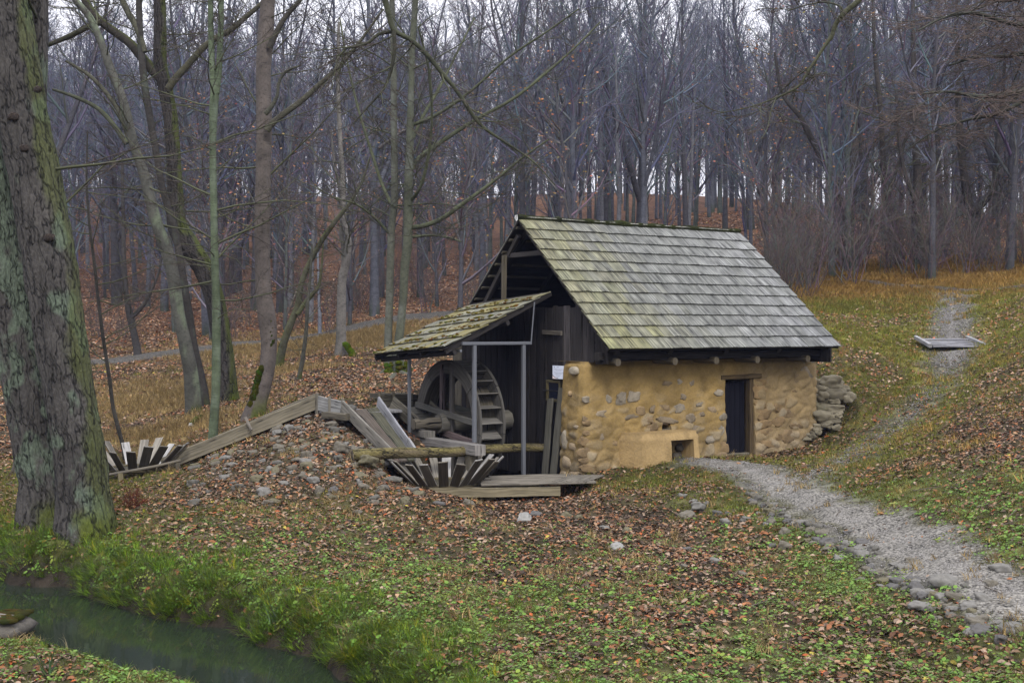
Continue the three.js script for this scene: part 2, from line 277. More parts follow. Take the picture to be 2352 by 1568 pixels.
const GREEN = gp([[700, 1280, 2.0, 0.6], [900, 1320, 1.8, 0.62], [550, 1280, 1.6, 0.65], [450, 1200, 1.4, 0.5], [800, 1210, 1.4, 0.45], [1150, 1260, 1.3, 0.4], [1950, 1120, 1.0, 0.9], [2100, 1190, 0.9, 0.8], [2250, 1260, 0.8, 0.7], [2150, 1100, 1.3, 0.6], [1500, 1110, 1.0], [1650, 1130, 1.2], [1750, 1180, 0.8, 0.7], [1950, 1060, 1.4], [2050, 1130, 1.4, 0.9], [1850, 1060, 1.2, 0.9], [2000, 950, 1.8, 0.7], [1960, 900, 1.4, 0.8], [1950, 760, 3, 1], [1900, 710, 3, 1], [2050, 720, 3, 0.8], [2080, 690, 3, 0.8], [2300, 1180, 1.2, 0.6], [2200, 1150, 1.5, 0.8], [2352, 900, 1.6, 0.5], [2280, 690, 2, 0.7], [60, 1120, 2.4], [0, 1180, 2], [100, 1260, 1.6], [700, 1450, 1.5], [850, 1420, 1.4, 0.9], [1000, 1480, 1.2], [1300, 1500, 1.0, 0.6], [1000, 1350, 1.2, 0.5], [1500, 1540, 1.0, 0.5], [2000, 1540, 1, 0.5], [300, 1330, 1.4, 1], [500, 1400, 1.3, 1], [1050, 1500, 0.9, 1], [1250, 1380, 0.8, 0.6]]);
const STRAW = gp([[355, 925, 2.1], [400, 990, 1.5], [320, 890, 1.8, 0.7], [420, 900, 1.4, 0.7], [560, 800, 2.6], [640, 805, 2.2], [700, 785, 3], [820, 768, 3], [880, 775, 2.5], [1900, 650, 4], [2000, 640, 4.5], [2150, 630, 5], [2300, 625, 5.5], [2400, 615, 6], [2250, 640, 4], [640, 850, 1.5, 0.6]]);
const BARE = gp([[1280, 1270, 0.7, 0.6], [880, 1230, 0.5, 0.7], [1850, 1210, 0.7, 0.6], [2060, 1320, 0.5, 0.6], [2090, 910, 0.7, 0.8], [1800, 1390, 0.6, 0.5]]);
const [MW0, MW1] = [G(700, 1040), G(560, 1090)];
function cover(x, z) {   // how much of each cover there is here
  const n1 = fbm(x * 0.55, z * 0.55, 2, 3), n2 = fbm(x * 1.7, z * 1.7, 6, 3), d = -z, ds = streamDist(x, z);
  const [dp] = distLine(PATH, x, z), [dt, kt] = distLine(TRACK, x, z), [dr] = distLine(ROAD, x, z);
  const path = smooth(0.8, 0.35, dp + n2 * 0.5), track = smooth(0.8, 0.35, dt + n2 * 0.5) * lerp(0.45, 1, smooth(4.2, 5.6, kt)), road = smooth(1.1, 0.8, dr + n2 * 0.3) * smooth(6, 0, x);
  let green = Math.max(near(GREEN, x, z), ds < 3 ? smooth(2.9, 1.4, ds + n1 * 0.9) : 0, smooth(2.3, 1.2, dp + n1) * 0.75, smooth(1.6, 0.8, dt + n1) * 0.8);
  const hill = smooth(9, 13, x) * smooth(48, 40, d) * smooth(14, 22, d); green = Math.max(green, hill * 0.5);
  green = clamp(green + (n1 * 0.55 + n2 * 0.35) * (0.25 + green)); let straw = clamp(near(STRAW, x, z) * 1.15 + n2 * 0.35 - 0.05);
  straw *= smooth(60, 50, d);
  const near0 = smooth(16, 10, d) * clamp(0.22 + n2 * 0.9 + n1 * 0.4);
  green = clamp(Math.max(green, near0) * smooth(58, 46, d)); const bare = clamp(near(BARE, x, z) + n2 * 0.1);
  return { green, straw, path: Math.max(path, 0), track, road, ds, dp, dt, bare, n1, n2 };
}
{
  const mb = new MB(), nx = GX.length, up = V(0, 1, 0);
  for (let j = 0; j < GZ.length; j++) for (let i = 0; i < nx; i++) {
    const x = GX[i], z = GZ[j], y = GY[j * nx + i]; let c = [0.072, 0.056, 0.031];
    if (z < 14 && Math.abs(x) < 90) {
      const k = cover(x, z), mixc = (b, t) => { c = c.map((v, e) => lerp(v, b[e], t)); };
      const far = smooth(30, 60, -z); mixc([0.19, 0.10, 0.058], far);
      mixc([lerp(0.12, 0.19, smooth(20, 28, -z)), lerp(0.14, 0.185, smooth(20, 28, -z)), 0.036], k.green * 0.85); mixc([lerp(0.40, 0.5, smooth(3, 9, x)), lerp(0.29, 0.27, smooth(3, 9, x)), lerp(0.125, 0.065, smooth(3, 9, x))], k.straw * 0.85); mixc([0.24, 0.23, 0.205], k.track * 0.9); mixc([0.2, 0.19, 0.17], Math.max(k.path, k.road) * 0.9); mixc([0.06, 0.042, 0.03], k.bare * 0.8);
      if (k.ds < 1.7) mixc([0.04, 0.032, 0.024], smooth(-0.05, -0.4, y));
      c = c.map((v) => v * (0.85 + 0.5 * k.n2 + 0.15 * k.n1));
    }
    const n = V(GY[j * nx + Math.max(0, i - 1)] - GY[j * nx + Math.min(nx - 1, i + 1)], GX[Math.min(nx - 1, i + 1)] - GX[Math.max(0, i - 1)], 0).normalize();
    mb.vert(V(x, y, z), up, x, z, c);
  }
  for (let j = 0; j < GZ.length - 1; j++) for (let i = 0; i < nx - 1; i++) { const a = j * nx + i; mb.tri(a, a + nx, a + nx + 1); mb.tri(a, a + nx + 1, a + 1); }
  const g = part('ground', mb, M.earth, scene, true); g.userData = { label: 'uneven ground of soil, moss and leaf litter rising to a wooded hill', kind: 'structure' };
}
{   // the gravel path: a sheet of its own on the ground
  const mb = new MB(), c = new THREE.CatmullRomCurve3(PATH.map(([x, z]) => V(x, 0, z)), false, 'centripetal'), n = 220, m = 18, up = V(0, 1, 0);
  for (let k = 0; k <= n; k++) {
    const q = c.getPoint(k / n), t = c.getTangent(k / n), s = V(-t.z, 0, t.x), wl = 0.56 + 0.28 * vnoise(k * 0.11, 1, 4) + 0.14 * vnoise(k * 0.5, 3, 4), wr = 0.60 + 0.32 * vnoise(k * 0.11, 5, 4) + 0.16 * vnoise(k * 0.5, 9, 4);
    for (let e = 0; e <= m; e++) {
      const f = e / m * 2 - 1, w = f < 0 ? f * wl : f * wr, x = q.x + s.x * w, z = q.z + s.z * w, edge = 1 - Math.abs(f), nn = fbm(x * 2, z * 2, 8, 3);
      const y = H(x, z) + lerp(-0.03, 0.022, smooth(0, 0.2, edge)) + 0.008 * vnoise(x * 5, z * 5, 2), g = smooth(0.05, 0.6, edge + nn * 0.5);
      mb.vert(V(x, y, z), up, x, z, [lerp(0.10, 0.215, g), lerp(0.095, 0.203, g), lerp(0.05, 0.18, g)].map((v) => v * (1 + 0.3 * nn)));
    }
  }
  for (let k = 0; k < n; k++) for (let e = 0; e < m; e++) { const a = k * (m + 1) + e; mb.quad(a, a + 1, a + m + 2, a + m + 1); }
  const o = part('path', mb, M.gravel, scene, true); o.userData = { label: 'pale gravel footpath leading up to the mill door', kind: 'structure' };
}
const pathObject = scene.getObjectByName('path'); origins.set(pathObject, V(0, 0, 0));
{   // narrow road at the foot of the wood
  const mb = new MB(), c = new THREE.CatmullRomCurve3(ROAD.map(([x, z]) => V(x, 0, z)), false, 'centripetal'), n = 240, up = V(0, 1, 0);
  for (let k = 0; k <= n; k++) { const q = c.getPoint(k / n), t = c.getTangent(k / n), s = V(-t.z, 0, t.x); for (let e = 0; e <= 4; e++) { const w = (e / 4 - 0.5) * lerp(1.7, 0.35, smooth(-2, 9, q.x)), x = q.x + s.x * w, z = q.z + s.z * w; mb.vert(V(x, H(x, z) + (e % 4 ? 0.07 : 0.01), z), up, x, z, [0.12, 0.112, 0.10]); } }
  for (let k = 0; k < n; k++) for (let e = 0; e < 4; e++) { const a = k * 5 + e; mb.quad(a, a + 1, a + 6, a + 5); }
  const o = part('road', mb, M.gravel, scene, true); o.userData = { label: 'narrow grey road along the foot of the wooded hill', kind: 'structure' };
}
{   // the stream
  const w = new THREE.MeshPhysicalMaterial({ color: new THREE.Color().setRGB(0.013, 0.019, 0.012), roughness: 0.025, specularIntensity: 1, ior: 1.33 });
  w.bumpMap = tex(256, (u, v) => 0.5 + 0.5 * fbmT(u, v, 5, 8, 4, 77)); w.bumpScale = 0.001;
  const mb = new MB(), up = V(0, 1, 0), n = STREAM.length;
  for (let k = 0; k < n; k++) { const a = STREAM[Math.max(0, k - 1)], b = STREAM[Math.min(n - 1, k + 1)], t = V(b[0] - a[0], 0, b[1] - a[1]).normalize(); for (const s of [-1.9, 1.9]) mb.vert(V(STREAM[k][0] - t.z * s, WATER, STREAM[k][1] + t.x * s), up, s * 0.5, k * 1.1, [1, 1, 1]); }
  for (let k = 0; k < n - 1; k++) mb.quad(k * 2, k * 2 + 1, k * 2 + 3, k * 2 + 2);
  const o = part('water', mb, w, scene); o.userData = { label: 'murky grey green stream between grassy banks', kind: 'structure' };
}
// ---------- rocks and lumps ----------
const ICO = (() => { const g = new THREE.IcosahedronGeometry(1, 1).attributes.position, key = new Map(), p = [], ix = []; for (let i = 0; i < g.count; i++) { const k = [g.getX(i), g.getY(i), g.getZ(i)].map((v) => v.toFixed(4)).join(); if (!key.has(k)) { key.set(k, p.length); p.push(V(g.getX(i), g.getY(i), g.getZ(i))); } ix.push(key.get(k)); } return { p, ix }; })();
const ICO2 = (() => { const g = new THREE.IcosahedronGeometry(1, 2).attributes.position, key = new Map(), p = [], ix = []; for (let i = 0; i < g.count; i++) { const k = [g.getX(i), g.getY(i), g.getZ(i)].map((v) => v.toFixed(4)).join(); if (!key.has(k)) { key.set(k, p.length); p.push(V(g.getX(i), g.getY(i), g.getZ(i))); } ix.push(key.get(k)); } return { p, ix }; })();
const ICO3 = (() => { const g = new THREE.IcosahedronGeometry(1, 5).attributes.position, key = new Map(), p = [], ix = []; for (let i = 0; i < g.count; i++) { const k = [g.getX(i), g.getY(i), g.getZ(i)].map((v) => v.toFixed(4)).join(); if (!key.has(k)) { key.set(k, p.length); p.push(V(g.getX(i), g.getY(i), g.getZ(i))); } ix.push(key.get(k)); } return { p, ix }; })();
function rock(R, rx, ry, rz, rough, col, fine = true) {   // a worn field stone; mossy where col2 is given
  const mb = new MB(), s = R() * 50, I = fine === 3 ? ICO3 : fine ? ICO2 : ICO, sq = 0.72 + R() * 0.2;
  for (const d of I.p) {
    const bx = Math.sign(d.x) * Math.pow(Math.abs(d.x), sq), by = Math.sign(d.y) * Math.pow(Math.abs(d.y), sq), bz = Math.sign(d.z) * Math.pow(Math.abs(d.z), sq);
    const k = 1 + rough * 1.6 * fbm(d.x * 1.3 + s, d.y * 1.3, d.z * 1.3 + s, 3) - rough * 0.5 * Math.abs(fbm(d.x * 1.1 + s, d.y * 1.1 + 9, d.z * 1.1, 2)) + (fine === 3 ? 0.05 * fbm(d.x * 6 + s, d.y * 6, d.z * 6, 2) : 0), t = 0.75 + 0.5 * (0.5 + 0.5 * fbm(d.x * 3 + s, d.y * 3, d.z * 3, 2)) + (fine === 3 ? 0.35 * fbm(d.x * 9 + s, d.y * 9, d.z * 9, 2) : 0);
    mb.vert(V(bx * k * rx, by * k * ry, bz * k * rz), d, (d.x + d.z * 0.6) * rx + s, (d.y + d.z * 0.5) * ry, col.map((v) => v * t));
  }
  for (let i = 0; i < I.ix.length; i += 3) mb.tri(I.ix[i], I.ix[i + 1], I.ix[i + 2]);
  return mb.geo(null, true);
}
function lump(mb, c, rx, ry, rz, col) { const f = mb.count; for (const d of ICO.p) { const k = 1 + 0.3 * vnoise(d.x * 2 + c.x * 9, d.y * 2, d.z * 2 + c.z * 9); mb.vert(V(c.x + d.x * rx * k, c.y + d.y * ry * k, c.z + d.z * rz * k), d, d.x, d.y, col); } for (let i = 0; i < ICO.ix.length; i += 3) mb.tri(f + ICO.ix[i], f + ICO.ix[i + 1], f + ICO.ix[i + 2]); }
// ---------- the mill (x along the long wall, z towards the viewer, y up) ----------
const Q = (a, b, y) => V(a, y, -b);
const mill = thing('watermill', 'old mill hut with steep shingle roof above ochre clay and stone walls', 'mill', MILL.base, null, MILL.turn);
const YE = MILL.E.y, { w: RW, h: RH, L: RL } = MILL, SL = Math.hypot(RW, RH);
const R = rng(11), rr = (a, b) => a + (b - a) * R();
const roofY = (b) => b < RW ? YE + b / RW * RH : YE + (2 * RW - b) / RW * RH;
// one shingle board on a sloping plane: origin, along-eave and up-slope unit vectors, normal
function shingle(o, ax, up, nrm, x0, x1, s0, s1, lift0, lift1, th, col) {
  const mb = new MB(), pt = (x, s, l) => V().copy(o).addScaledVector(ax, x).addScaledVector(up, s).addScaledVector(nrm, l), uo = R() * 5, vo = R() * 5;
  const nx = 3, j = []; for (let i = 0; i <= nx; i++) j.push((R() - 0.5) * 0.011);
  const top = [], bot = [], rear = [];
  for (let i = 0; i <= nx; i++) { const x = lerp(x0, x1, i / nx), sg = Math.sin(i / nx * Math.PI) * 0.004; top.push(pt(x, s0 + j[i], lift0 + th + sg)); bot.push(pt(x, s0 + j[i] + 0.004, lift0)); rear.push(pt(x, s1, lift1 + th * 0.6)); }
  const f = (A, B, C, D, us, vs) => { const n = V().subVectors(B, A).cross(V().subVectors(D, A)).normalize(), k = [A, B, C, D].map((p, e) => mb.vert(p, n, us[e], vs[e], col)); mb.quad(...k); };
  for (let i = 0; i < nx; i++) {
    const u0 = uo + lerp(x0, x1, i / nx), u1 = uo + lerp(x0, x1, (i + 1) / nx);
    f(top[i], top[i + 1], rear[i + 1], rear[i], [u0, u1, u1, u0], [vo, vo, vo + s1 - s0, vo + s1 - s0]);
    f(bot[i], bot[i + 1], top[i + 1], top[i], [u0, u1, u1, u0], [vo, vo, vo + 0.02, vo + 0.02]);
  }
  const under = pt(x0, s1, lift1), under1 = pt(x1, s1, lift1);
  f(bot[0], top[0], rear[0], under, [0, 0.02, 0.02, 0], [0, 0, 1, 1]); f(top[nx], bot[nx], under1, rear[nx], [0.02, 0, 0, 0.02], [0, 0, 1, 1]); f(bot[nx], bot[0], under, under1, [0, 0.2, 0.2, 0], [0, 0, 1, 1]);
  return mb;
}
function shingleRows(parent, o, ax, up, nrm, width, S, rows, per, colFn, skew = (x, s) => 0) {
  const e = S / rows;
  for (let r = 0; r < rows; r++) {
    const cuts = [-0.03]; for (let k = 1; k < per; k++) cuts.push(width * (k + (R() - 0.5) * 0.6) / per); cuts.push(width + 0.03);
    for (let k = 0; k < per; k++) {
      const x0 = cuts[k] + 0.002, x1 = cuts[k + 1] - 0.002, s0 = r * e - 0.03 + rr(-0.007, 0.007), s1 = Math.min(S, s0 + e * 1.45), m = (x0 + x1) / 2;
      part('shingle', shingle(o, ax, up, nrm, x0, x1, s0, s1, 0.034 + rr(0, 0.008), 0.004, rr(0.016, 0.022), colFn(m / width, (s0 + e / 2) / S)), M.shingle, parent);
    }
  }
}
const roof = sub('roof', mill);
{
  const up = V(0, RH, -RW).normalize(), nrm = V(0, RW, RH).normalize();
  shingleRows(roof, Q(0, 0, YE), V(1, 0, 0), up, nrm, RL, SL, 12, 25, (x, s) => {
    const t = rr(0.88, 1.1), moss = clamp(smooth(0.42, 0.0, x + (R() - 0.5) * 0.22) * 0.9 + smooth(0.35, 0.0, s) * smooth(0.8, 0.2, x) * 0.25), silver = smooth(0.5, 1, x) * rr(0, 1) * 0.5 + smooth(0.4, 0, s) * rr(0, 0.35);
    const c = [lerp(0.185, 0.36, silver), lerp(0.19, 0.365, silver), lerp(0.175, 0.37, silver)], g = [0.225, 0.215, 0.09];
    return c.map((v, e) => lerp(v, g[e], moss * rr(0.5, 0.85)) * t);
  });
  const sh = new MB(), sb = new MB(), n2 = V(0, RW, -RH).normalize(), up2 = V(0, RH, RW).normalize();
  // boarding under the shingles of both slopes, and the hidden slope's own rows
  sh.beam(Q(-0.02, RW / 2, YE + RH / 2).addScaledVector(nrm, -0.02), Q(RL + 0.02, RW / 2, YE + RH / 2).addScaledVector(nrm, -0.02), SL, 0.03, nrm, { worn: 0, ch: 0.002 });
  part('roof_boarding', sh, M.darkWood, roof);
  sb.beam(Q(-0.02, RW * 1.5, YE + RH / 2).addScaledVector(n2, -0.02), Q(RL + 0.02, RW * 1.5, YE + RH / 2).addScaledVector(n2, -0.02), SL, 0.03, n2, { worn: 0, ch: 0.002 });
  part('roof_boarding', sb, M.darkWood, roof);
  const back = new MB();
  for (let r = 0; r < 12; r++) for (let k = 0; k < 24; k++) { const s = (r + 0.6) / 12 * SL, c = Q((k + 0.5) / 24 * RL, 2 * RW, YE).addScaledVector(up2, s).addScaledVector(n2, 0.03); back.beam(V().copy(c).addScaledVector(up2, -0.2), V().copy(c).addScaledVector(up2, 0.2), RL / 24 - 0.004, 0.022, n2, { R, col: [0.24, 0.24, 0.2], ch: 0.003, seg: 1 }); }
  part('rear_shingles', back, M.shingle, roof).userData.kind = 'stuff';
  for (let k = 0; k < 11; k++) { const s = (k + 0.5) / 11 * SL; part('batten', new MB().beam(Q(0, 2 * RW, YE).addScaledVector(up2, s).addScaledVector(n2, -0.055), Q(1.6, 2 * RW, YE).addScaledVector(up2, s).addScaledVector(n2, -0.055), 0.07, 0.03, n2, { R }), M.oldWood, roof); }
  // mossy ridge
  const rp = [], rd = []; for (let k = 0; k <= 60; k++) { rp.push(Q(lerp(-0.06, RL + 0.05, k / 60), RW + 0.02, YE + RH + 0.045 + 0.012 * vnoise(k * 0.5, 2, 2))); rd.push(0.058 + 0.02 * vnoise(k * 0.9, 7, 3)); }
  part('ridge_cap', new MB().tube(rp, rd, 8, { cap: true, colFn: (q) => { const m = 0.5 + 0.5 * vnoise(q.x * 3, q.y * 9, 3); return [lerp(0.03, 0.05, m), lerp(0.032, 0.06, m), 0.018]; }, disp: (a, l) => 1 + 0.25 * vnoise(a * 2, l * 9, 5) }), M.moss, roof, true);
  // rafters, king post and braces in the open gable
  for (const a of [0.28, 1.6, 3.1, 4.6, 6.0]) for (const s of [0, 1]) part('rafter', new MB().beam(Q(a, s ? 2 * RW - 0.1 : 0.1, YE - 0.06), Q(a, RW, YE + RH - 0.14), 0.11, 0.13, V(0, 1, 0), { R, worn: 0.01 }), M.darkWood, roof);
  part('collar_beam', new MB().beam(Q(0.12, RW - 0.75, YE + RH - 0.72), Q(0.12, RW + 0.75, YE + RH - 0.72), 0.09, 0.1, V(0, 1, 0), { R, col: [1.8, 1.8, 1.8] }), M.darkWood, roof);
  part('post', new MB().beam(Q(-0.06, 3.55, 3.3), Q(-0.06, 3.52, 4.58), 0.09, 0.09, V(0, 0, 1), { R, worn: 0.012, col: [0.8, 0.78, 0.75] }), M.oldWood, mill);
  part('brace', new MB().beam(Q(0.1, 4.75, 3.35), Q(0.1, 3.2, 4.98), 0.09, 0.1, V(0, 1, 0), { R, col: [1.6, 1.6, 1.6] }), M.darkWood, mill);
}
// plank gable: each board its own
{
  const a0 = 0.12; let b = 0.2, k = 0;
  while (b < 2 * RW - 0.5) {
    const wd = rr(0.17, 0.27), m = b + wd / 2, top = Math.min(3.47 + rr(-0.05, 0.04), roofY(m) - 0.12), bot = m < 1.38 ? 2.36 + rr(-0.02, 0.02) : rr(-0.05, 0.05);
    const pale = k === 6 ? 2.6 : k === 5 || k === 3 ? 1.5 : rr(0.75, 1.35);
    part('wall_plank', new MB().beam(Q(a0 + rr(-0.012, 0.012), m, bot), Q(a0 + rr(-0.012, 0.012), m, top), wd - 0.012, 0.03, V(1, 0, 0), { R, col: [pale, pale, pale * 1.04], worn: 0.006 }), M.darkWood, mill);
    b += wd; k++;
  }
  part('tie_beam', new MB().beam(Q(0.2, 0.25, 2.5), Q(0.2, 2 * RW - 0.3, 2.5), 0.14, 0.16, V(0, 1, 0), { R }), M.darkWood, mill);
  part('ledge_board', new MB().beam(Q(0.06, 1.62, 2.93), Q(0.06, 2.25, 2.95), 0.05, 0.09, V(0, 1, 0), { R, col: [0.9, 0.9, 1] }), M.oldWood, mill);
  const rear = new MB();   // closed back of the house
  for (let i = 0; i < 24; i++) { const m = (i + 0.5) / 24 * 2 * RW; rear.beam(Q(RL - 0.25, m, 2.3), Q(RL - 0.25, m, roofY(m) - 0.08), 2 * RW / 24, 0.05, V(1, 0, 0), { R, ch: 0.002 }); }
  part('rear_boards', rear, M.darkWood, mill).userData.kind = 'stuff';
  part('back_wall', new MB().beam(Q(0.1, 5.75, 1.3), Q(RL - 0.2, 5.75, 1.3), 0.4, 2.7, V(0, 1, 0), { R, seg: 6, worn: 0.03 }), M.oldWood, mill);
  part('loft_floor', new MB().beam(Q(0.3, RW, 2.75), Q(RL - 0.3, RW, 2.75), 2 * RW - 0.9, 0.06, V(0, 1, 0), { R }), M.darkWood, mill);
  // two loose planks leaning against the gable
  for (const [b0, y0, b1, y1, wd] of [[1.83, 0.05, 1.95, 1.62, 0.2], [1.55, 0.07, 1.56, 1.85, 0.2]]) part('leaning_plank', new MB().beam(Q(-0.2, b0, y0), Q(0.03, b1, y1), wd, 0.035, V(1, 0, 0), { R, worn: 0.01, col: [0.52, 0.53, 0.48] }), M.wood, mill);
  // small barred window
  const win = sub('window', mill), fa = 0.075;
  for (const [p0, p1] of [[[1.66, 1.96], [2.14, 1.96]], [[1.66, 1.58], [2.14, 1.58]], [[1.685, 1.6], [1.685, 1.94]], [[2.115, 1.6], [2.115, 1.94]]]) part('frame', new MB().beam(Q(fa, p0[0], p0[1]), Q(fa, p1[0], p1[1]), 0.05, 0.06, V(1, 0, 0), { R, col: [0.85, 0.8, 0.55] }), M.oldWood, win);
  part('pane', new MB().beam(Q(fa + 0.02, 1.69, 1.77), Q(fa + 0.02, 2.11, 1.77), 0.01, 0.34, V(0, 1, 0), { worn: 0, ch: 0.001 }), M.glass, win);
  part('bar', new MB().beam(Q(fa - 0.04, 1.55, 1.775), Q(fa - 0.04, 2.22, 1.775), 0.02, 0.022, V(0, 1, 0), { R }), M.black, win);
}
// eaves: wall plate and joist ends
part('wall_plate', new MB().beam(Q(-0.02, 0.36, 2.49), Q(6.12, 0.36, 2.49), 0.15, 0.15, V(0, 1, 0), { R, seg: 8, worn: 0.012 }), M.darkWood, mill);
for (const a of [0.32, 1.75, 2.85, 4.0, 5.5]) part('joist', new MB().tube([Q(a, 0.14, 2.38), Q(a, 0.7, 2.40), Q(a, 1.2, 2.42)], [0.075, 0.08, 0.085], 9, { cap: true, col: [0.9, 0.85, 0.8] }), M.oldWood, mill);

// a clay shell: an outline swept up and roughened; holes are [s0, s1, y0, y1, depth] along the outline
function clayShell(path, y0, y1, { step = 0.05, rough = 0.03, holes = [], col, lean = 0, capDepth = 0, rubble = null }) {
  const pts = [], S = []; let s = 0;
  for (let k = 0; k < path.length - 1; k++) { const L = path[k].distanceTo(path[k + 1]), n = Math.max(1, Math.round(L / step)); for (let i = 0; i < n; i++) { pts.push(V().lerpVectors(path[k], path[k + 1], i / n)); S.push(s + L * i / n); } s += L; }
  pts.push(path[path.length - 1]); S.push(s);
  const ny = Math.round((y1 - y0) / step), mb = new MB(), W = pts.length, at = (i, j) => i + j * W;
  for (let j = 0; j <= ny; j++) for (let i = 0; i < W; i++) {
    const t = V().subVectors(pts[Math.min(W - 1, i + 2)], pts[Math.max(0, i - 2)]).normalize(), n = V(t.z, 0, -t.x).negate(), y = lerp(y0, y1, j / ny), p = pts[i];
    const bulge = rough * (fbm(S[i] * 1.6, y * 1.9, 3, 4) * 1.6 + 0.6 * fbm(S[i] * 5, y * 7, 9, 3)) + (rubble ? rubble(S[i], y) * 0.034 : 0) + lean * (1 - j / ny) - (j >= ny - 1 ? 0.05 : j >= ny - 2 ? 0.02 : 0);
    const q = V(p.x, y, p.z).addScaledVector(n, bulge); mb.vert(q, n, S[i], y, col(S[i], y, bulge));
  }
  const inHole = (i, j) => holes.some(([a, b, c, d]) => { const sm = (S[i] + S[i + 1]) / 2, ym = lerp(y0, y1, (j + 0.5) / ny); return sm > a && sm < b && ym > c && ym < d; });
  for (let j = 0; j < ny; j++) for (let i = 0; i < W - 1; i++) if (!inHole(i, j)) mb.quad(at(i, j), at(i + 1, j), at(i + 1, j + 1), at(i, j + 1));
  // reveals of the holes
  const find = (arr, x) => { let m = 0; arr.forEach((v, k) => { if (Math.abs(v - x) < Math.abs(arr[m] - x)) m = k; }); return m; };
  for (const [a, b, c, d, depth] of holes) {
    const i0 = find(S, a), i1 = find(S, b), js = (y) => clamp(Math.round((y - y0) / (y1 - y0) * ny), 0, ny), j0 = js(c), j1 = js(d), dirN = V(0, 0, -1);
    const pv = (k) => V(mb.p[k * 3], mb.p[k * 3 + 1], mb.p[k * 3 + 2]);
    const wall = (ks, n) => { for (let e = 0; e < ks.length - 1; e++) { const A = pv(ks[e]), B = pv(ks[e + 1]), cc = [0, 1, 2].map((x) => mb.c[ks[e] * 3 + x]), u = A.y + e * step; const q = [A, B, V().copy(B).addScaledVector(dirN, depth), V().copy(A).addScaledVector(dirN, depth)].map((p, m) => mb.vert(p, n, u + (m === 1 || m === 2 ? step : 0), m > 1 ? depth : 0, cc)); mb.quad(...q); } };
    const col0 = [], col1 = [], row = []; for (let j = j0; j <= j1; j++) { col0.push(at(i0, j)); col1.push(at(i1, j)); } for (let i = i0; i <= i1; i++) row.push(at(i, j1));
    wall(col0, V(1, 0, 0)); wall(col1.reverse(), V(-1, 0, 0)); wall(row, V(0, -1, 0));
  }
  if (capDepth) { const top = []; for (let i = 0; i < W; i++) { const k = at(i, ny); top.push(V(mb.p[k * 3], mb.p[k * 3 + 1], mb.p[k * 3 + 2])); } for (let i = 0; i < W - 1; i++) { const q = [top[i], top[i + 1], V().copy(top[i + 1]).addScaledVector(V(0, 0, -1), capDepth), V().copy(top[i]).addScaledVector(V(0, 0, -1), capDepth)].map((p, m) => mb.vert(p, V(0, 1, 0), p.x, p.z, col(S[i], y1, 0))); mb.quad(...q); } }
  return mb;
}
const OCHRE = (s, y, bulge) => { const m = 0.5 + 0.5 * fbm(s * 1.1, y * 1.3, 5, 4), k = 0.66 + 0.66 * m, pale = smooth(0.15, 0.6, fbm(s * 2.3, y * 3, 15, 3)) * 0.4, low = smooth(1.2, 0.2, y) * 0.35 + smooth(0.75, 0.3, y + 0.3 * fbm(s * 2, y, 8, 3)) * 0.35 + smooth(4.6, 5.4, s) * 0.5; let c = [0.272, 0.186, 0.070]; c = c.map((v, e) => lerp(v, [0.36, 0.28, 0.165][e], pale)); c = c.map((v, e) => lerp(v, [0.27, 0.205, 0.12][e], clamp(low))); const [ce, id] = cells(s * 2.9 + 0.36 * fbm(s * 3, y * 3, 61, 2), y * 4.6 + 0.48 * fbm(s * 3, y * 3, 61, 2)); if (id > 0.55) c = c.map((v, e) => lerp(v, [0.36, 0.31, 0.225][e], smooth(0.12, 0.4, ce) * (id - 0.45) * smooth(1.9, 1.2, y) * 1.2)); return c.map((v) => v * k); };
function cells(x, y) {   // [second nearest minus nearest distance, id of the nearest cell]
  const X = Math.floor(x), Y = Math.floor(y); let a = 9, b = 9, id = 0;
  for (let j = -1; j <= 1; j++) for (let i = -1; i <= 1; i++) { const q = Math.hypot(X + i + 0.15 + 0.7 * hash(X + i, Y + j, 51) - x, Y + j + 0.15 + 0.7 * hash(X + i, Y + j, 52) - y); if (q < a) { b = a; a = q; id = hash(X + i, Y + j, 53); } else if (q < b) b = q; }
  return [b - a, id];
}
const RUB = (s, y) => { const w = 0.12 * fbm(s * 3, y * 3, 61, 2), [e, id] = cells(s * 2.9 + w * 3, y * 4.6 + w * 4), m = clamp(smooth(1.75, 0.9, y + 0.5 * fbm(s * 1.2, y, 71, 2)) * 0.85 + smooth(4.9, 5.4, s) + 0.12); return m * smooth(0.02, 0.42, e) * (0.35 + 0.75 * id); };
const FB = 0.72;   // the front face stands this far behind the eave
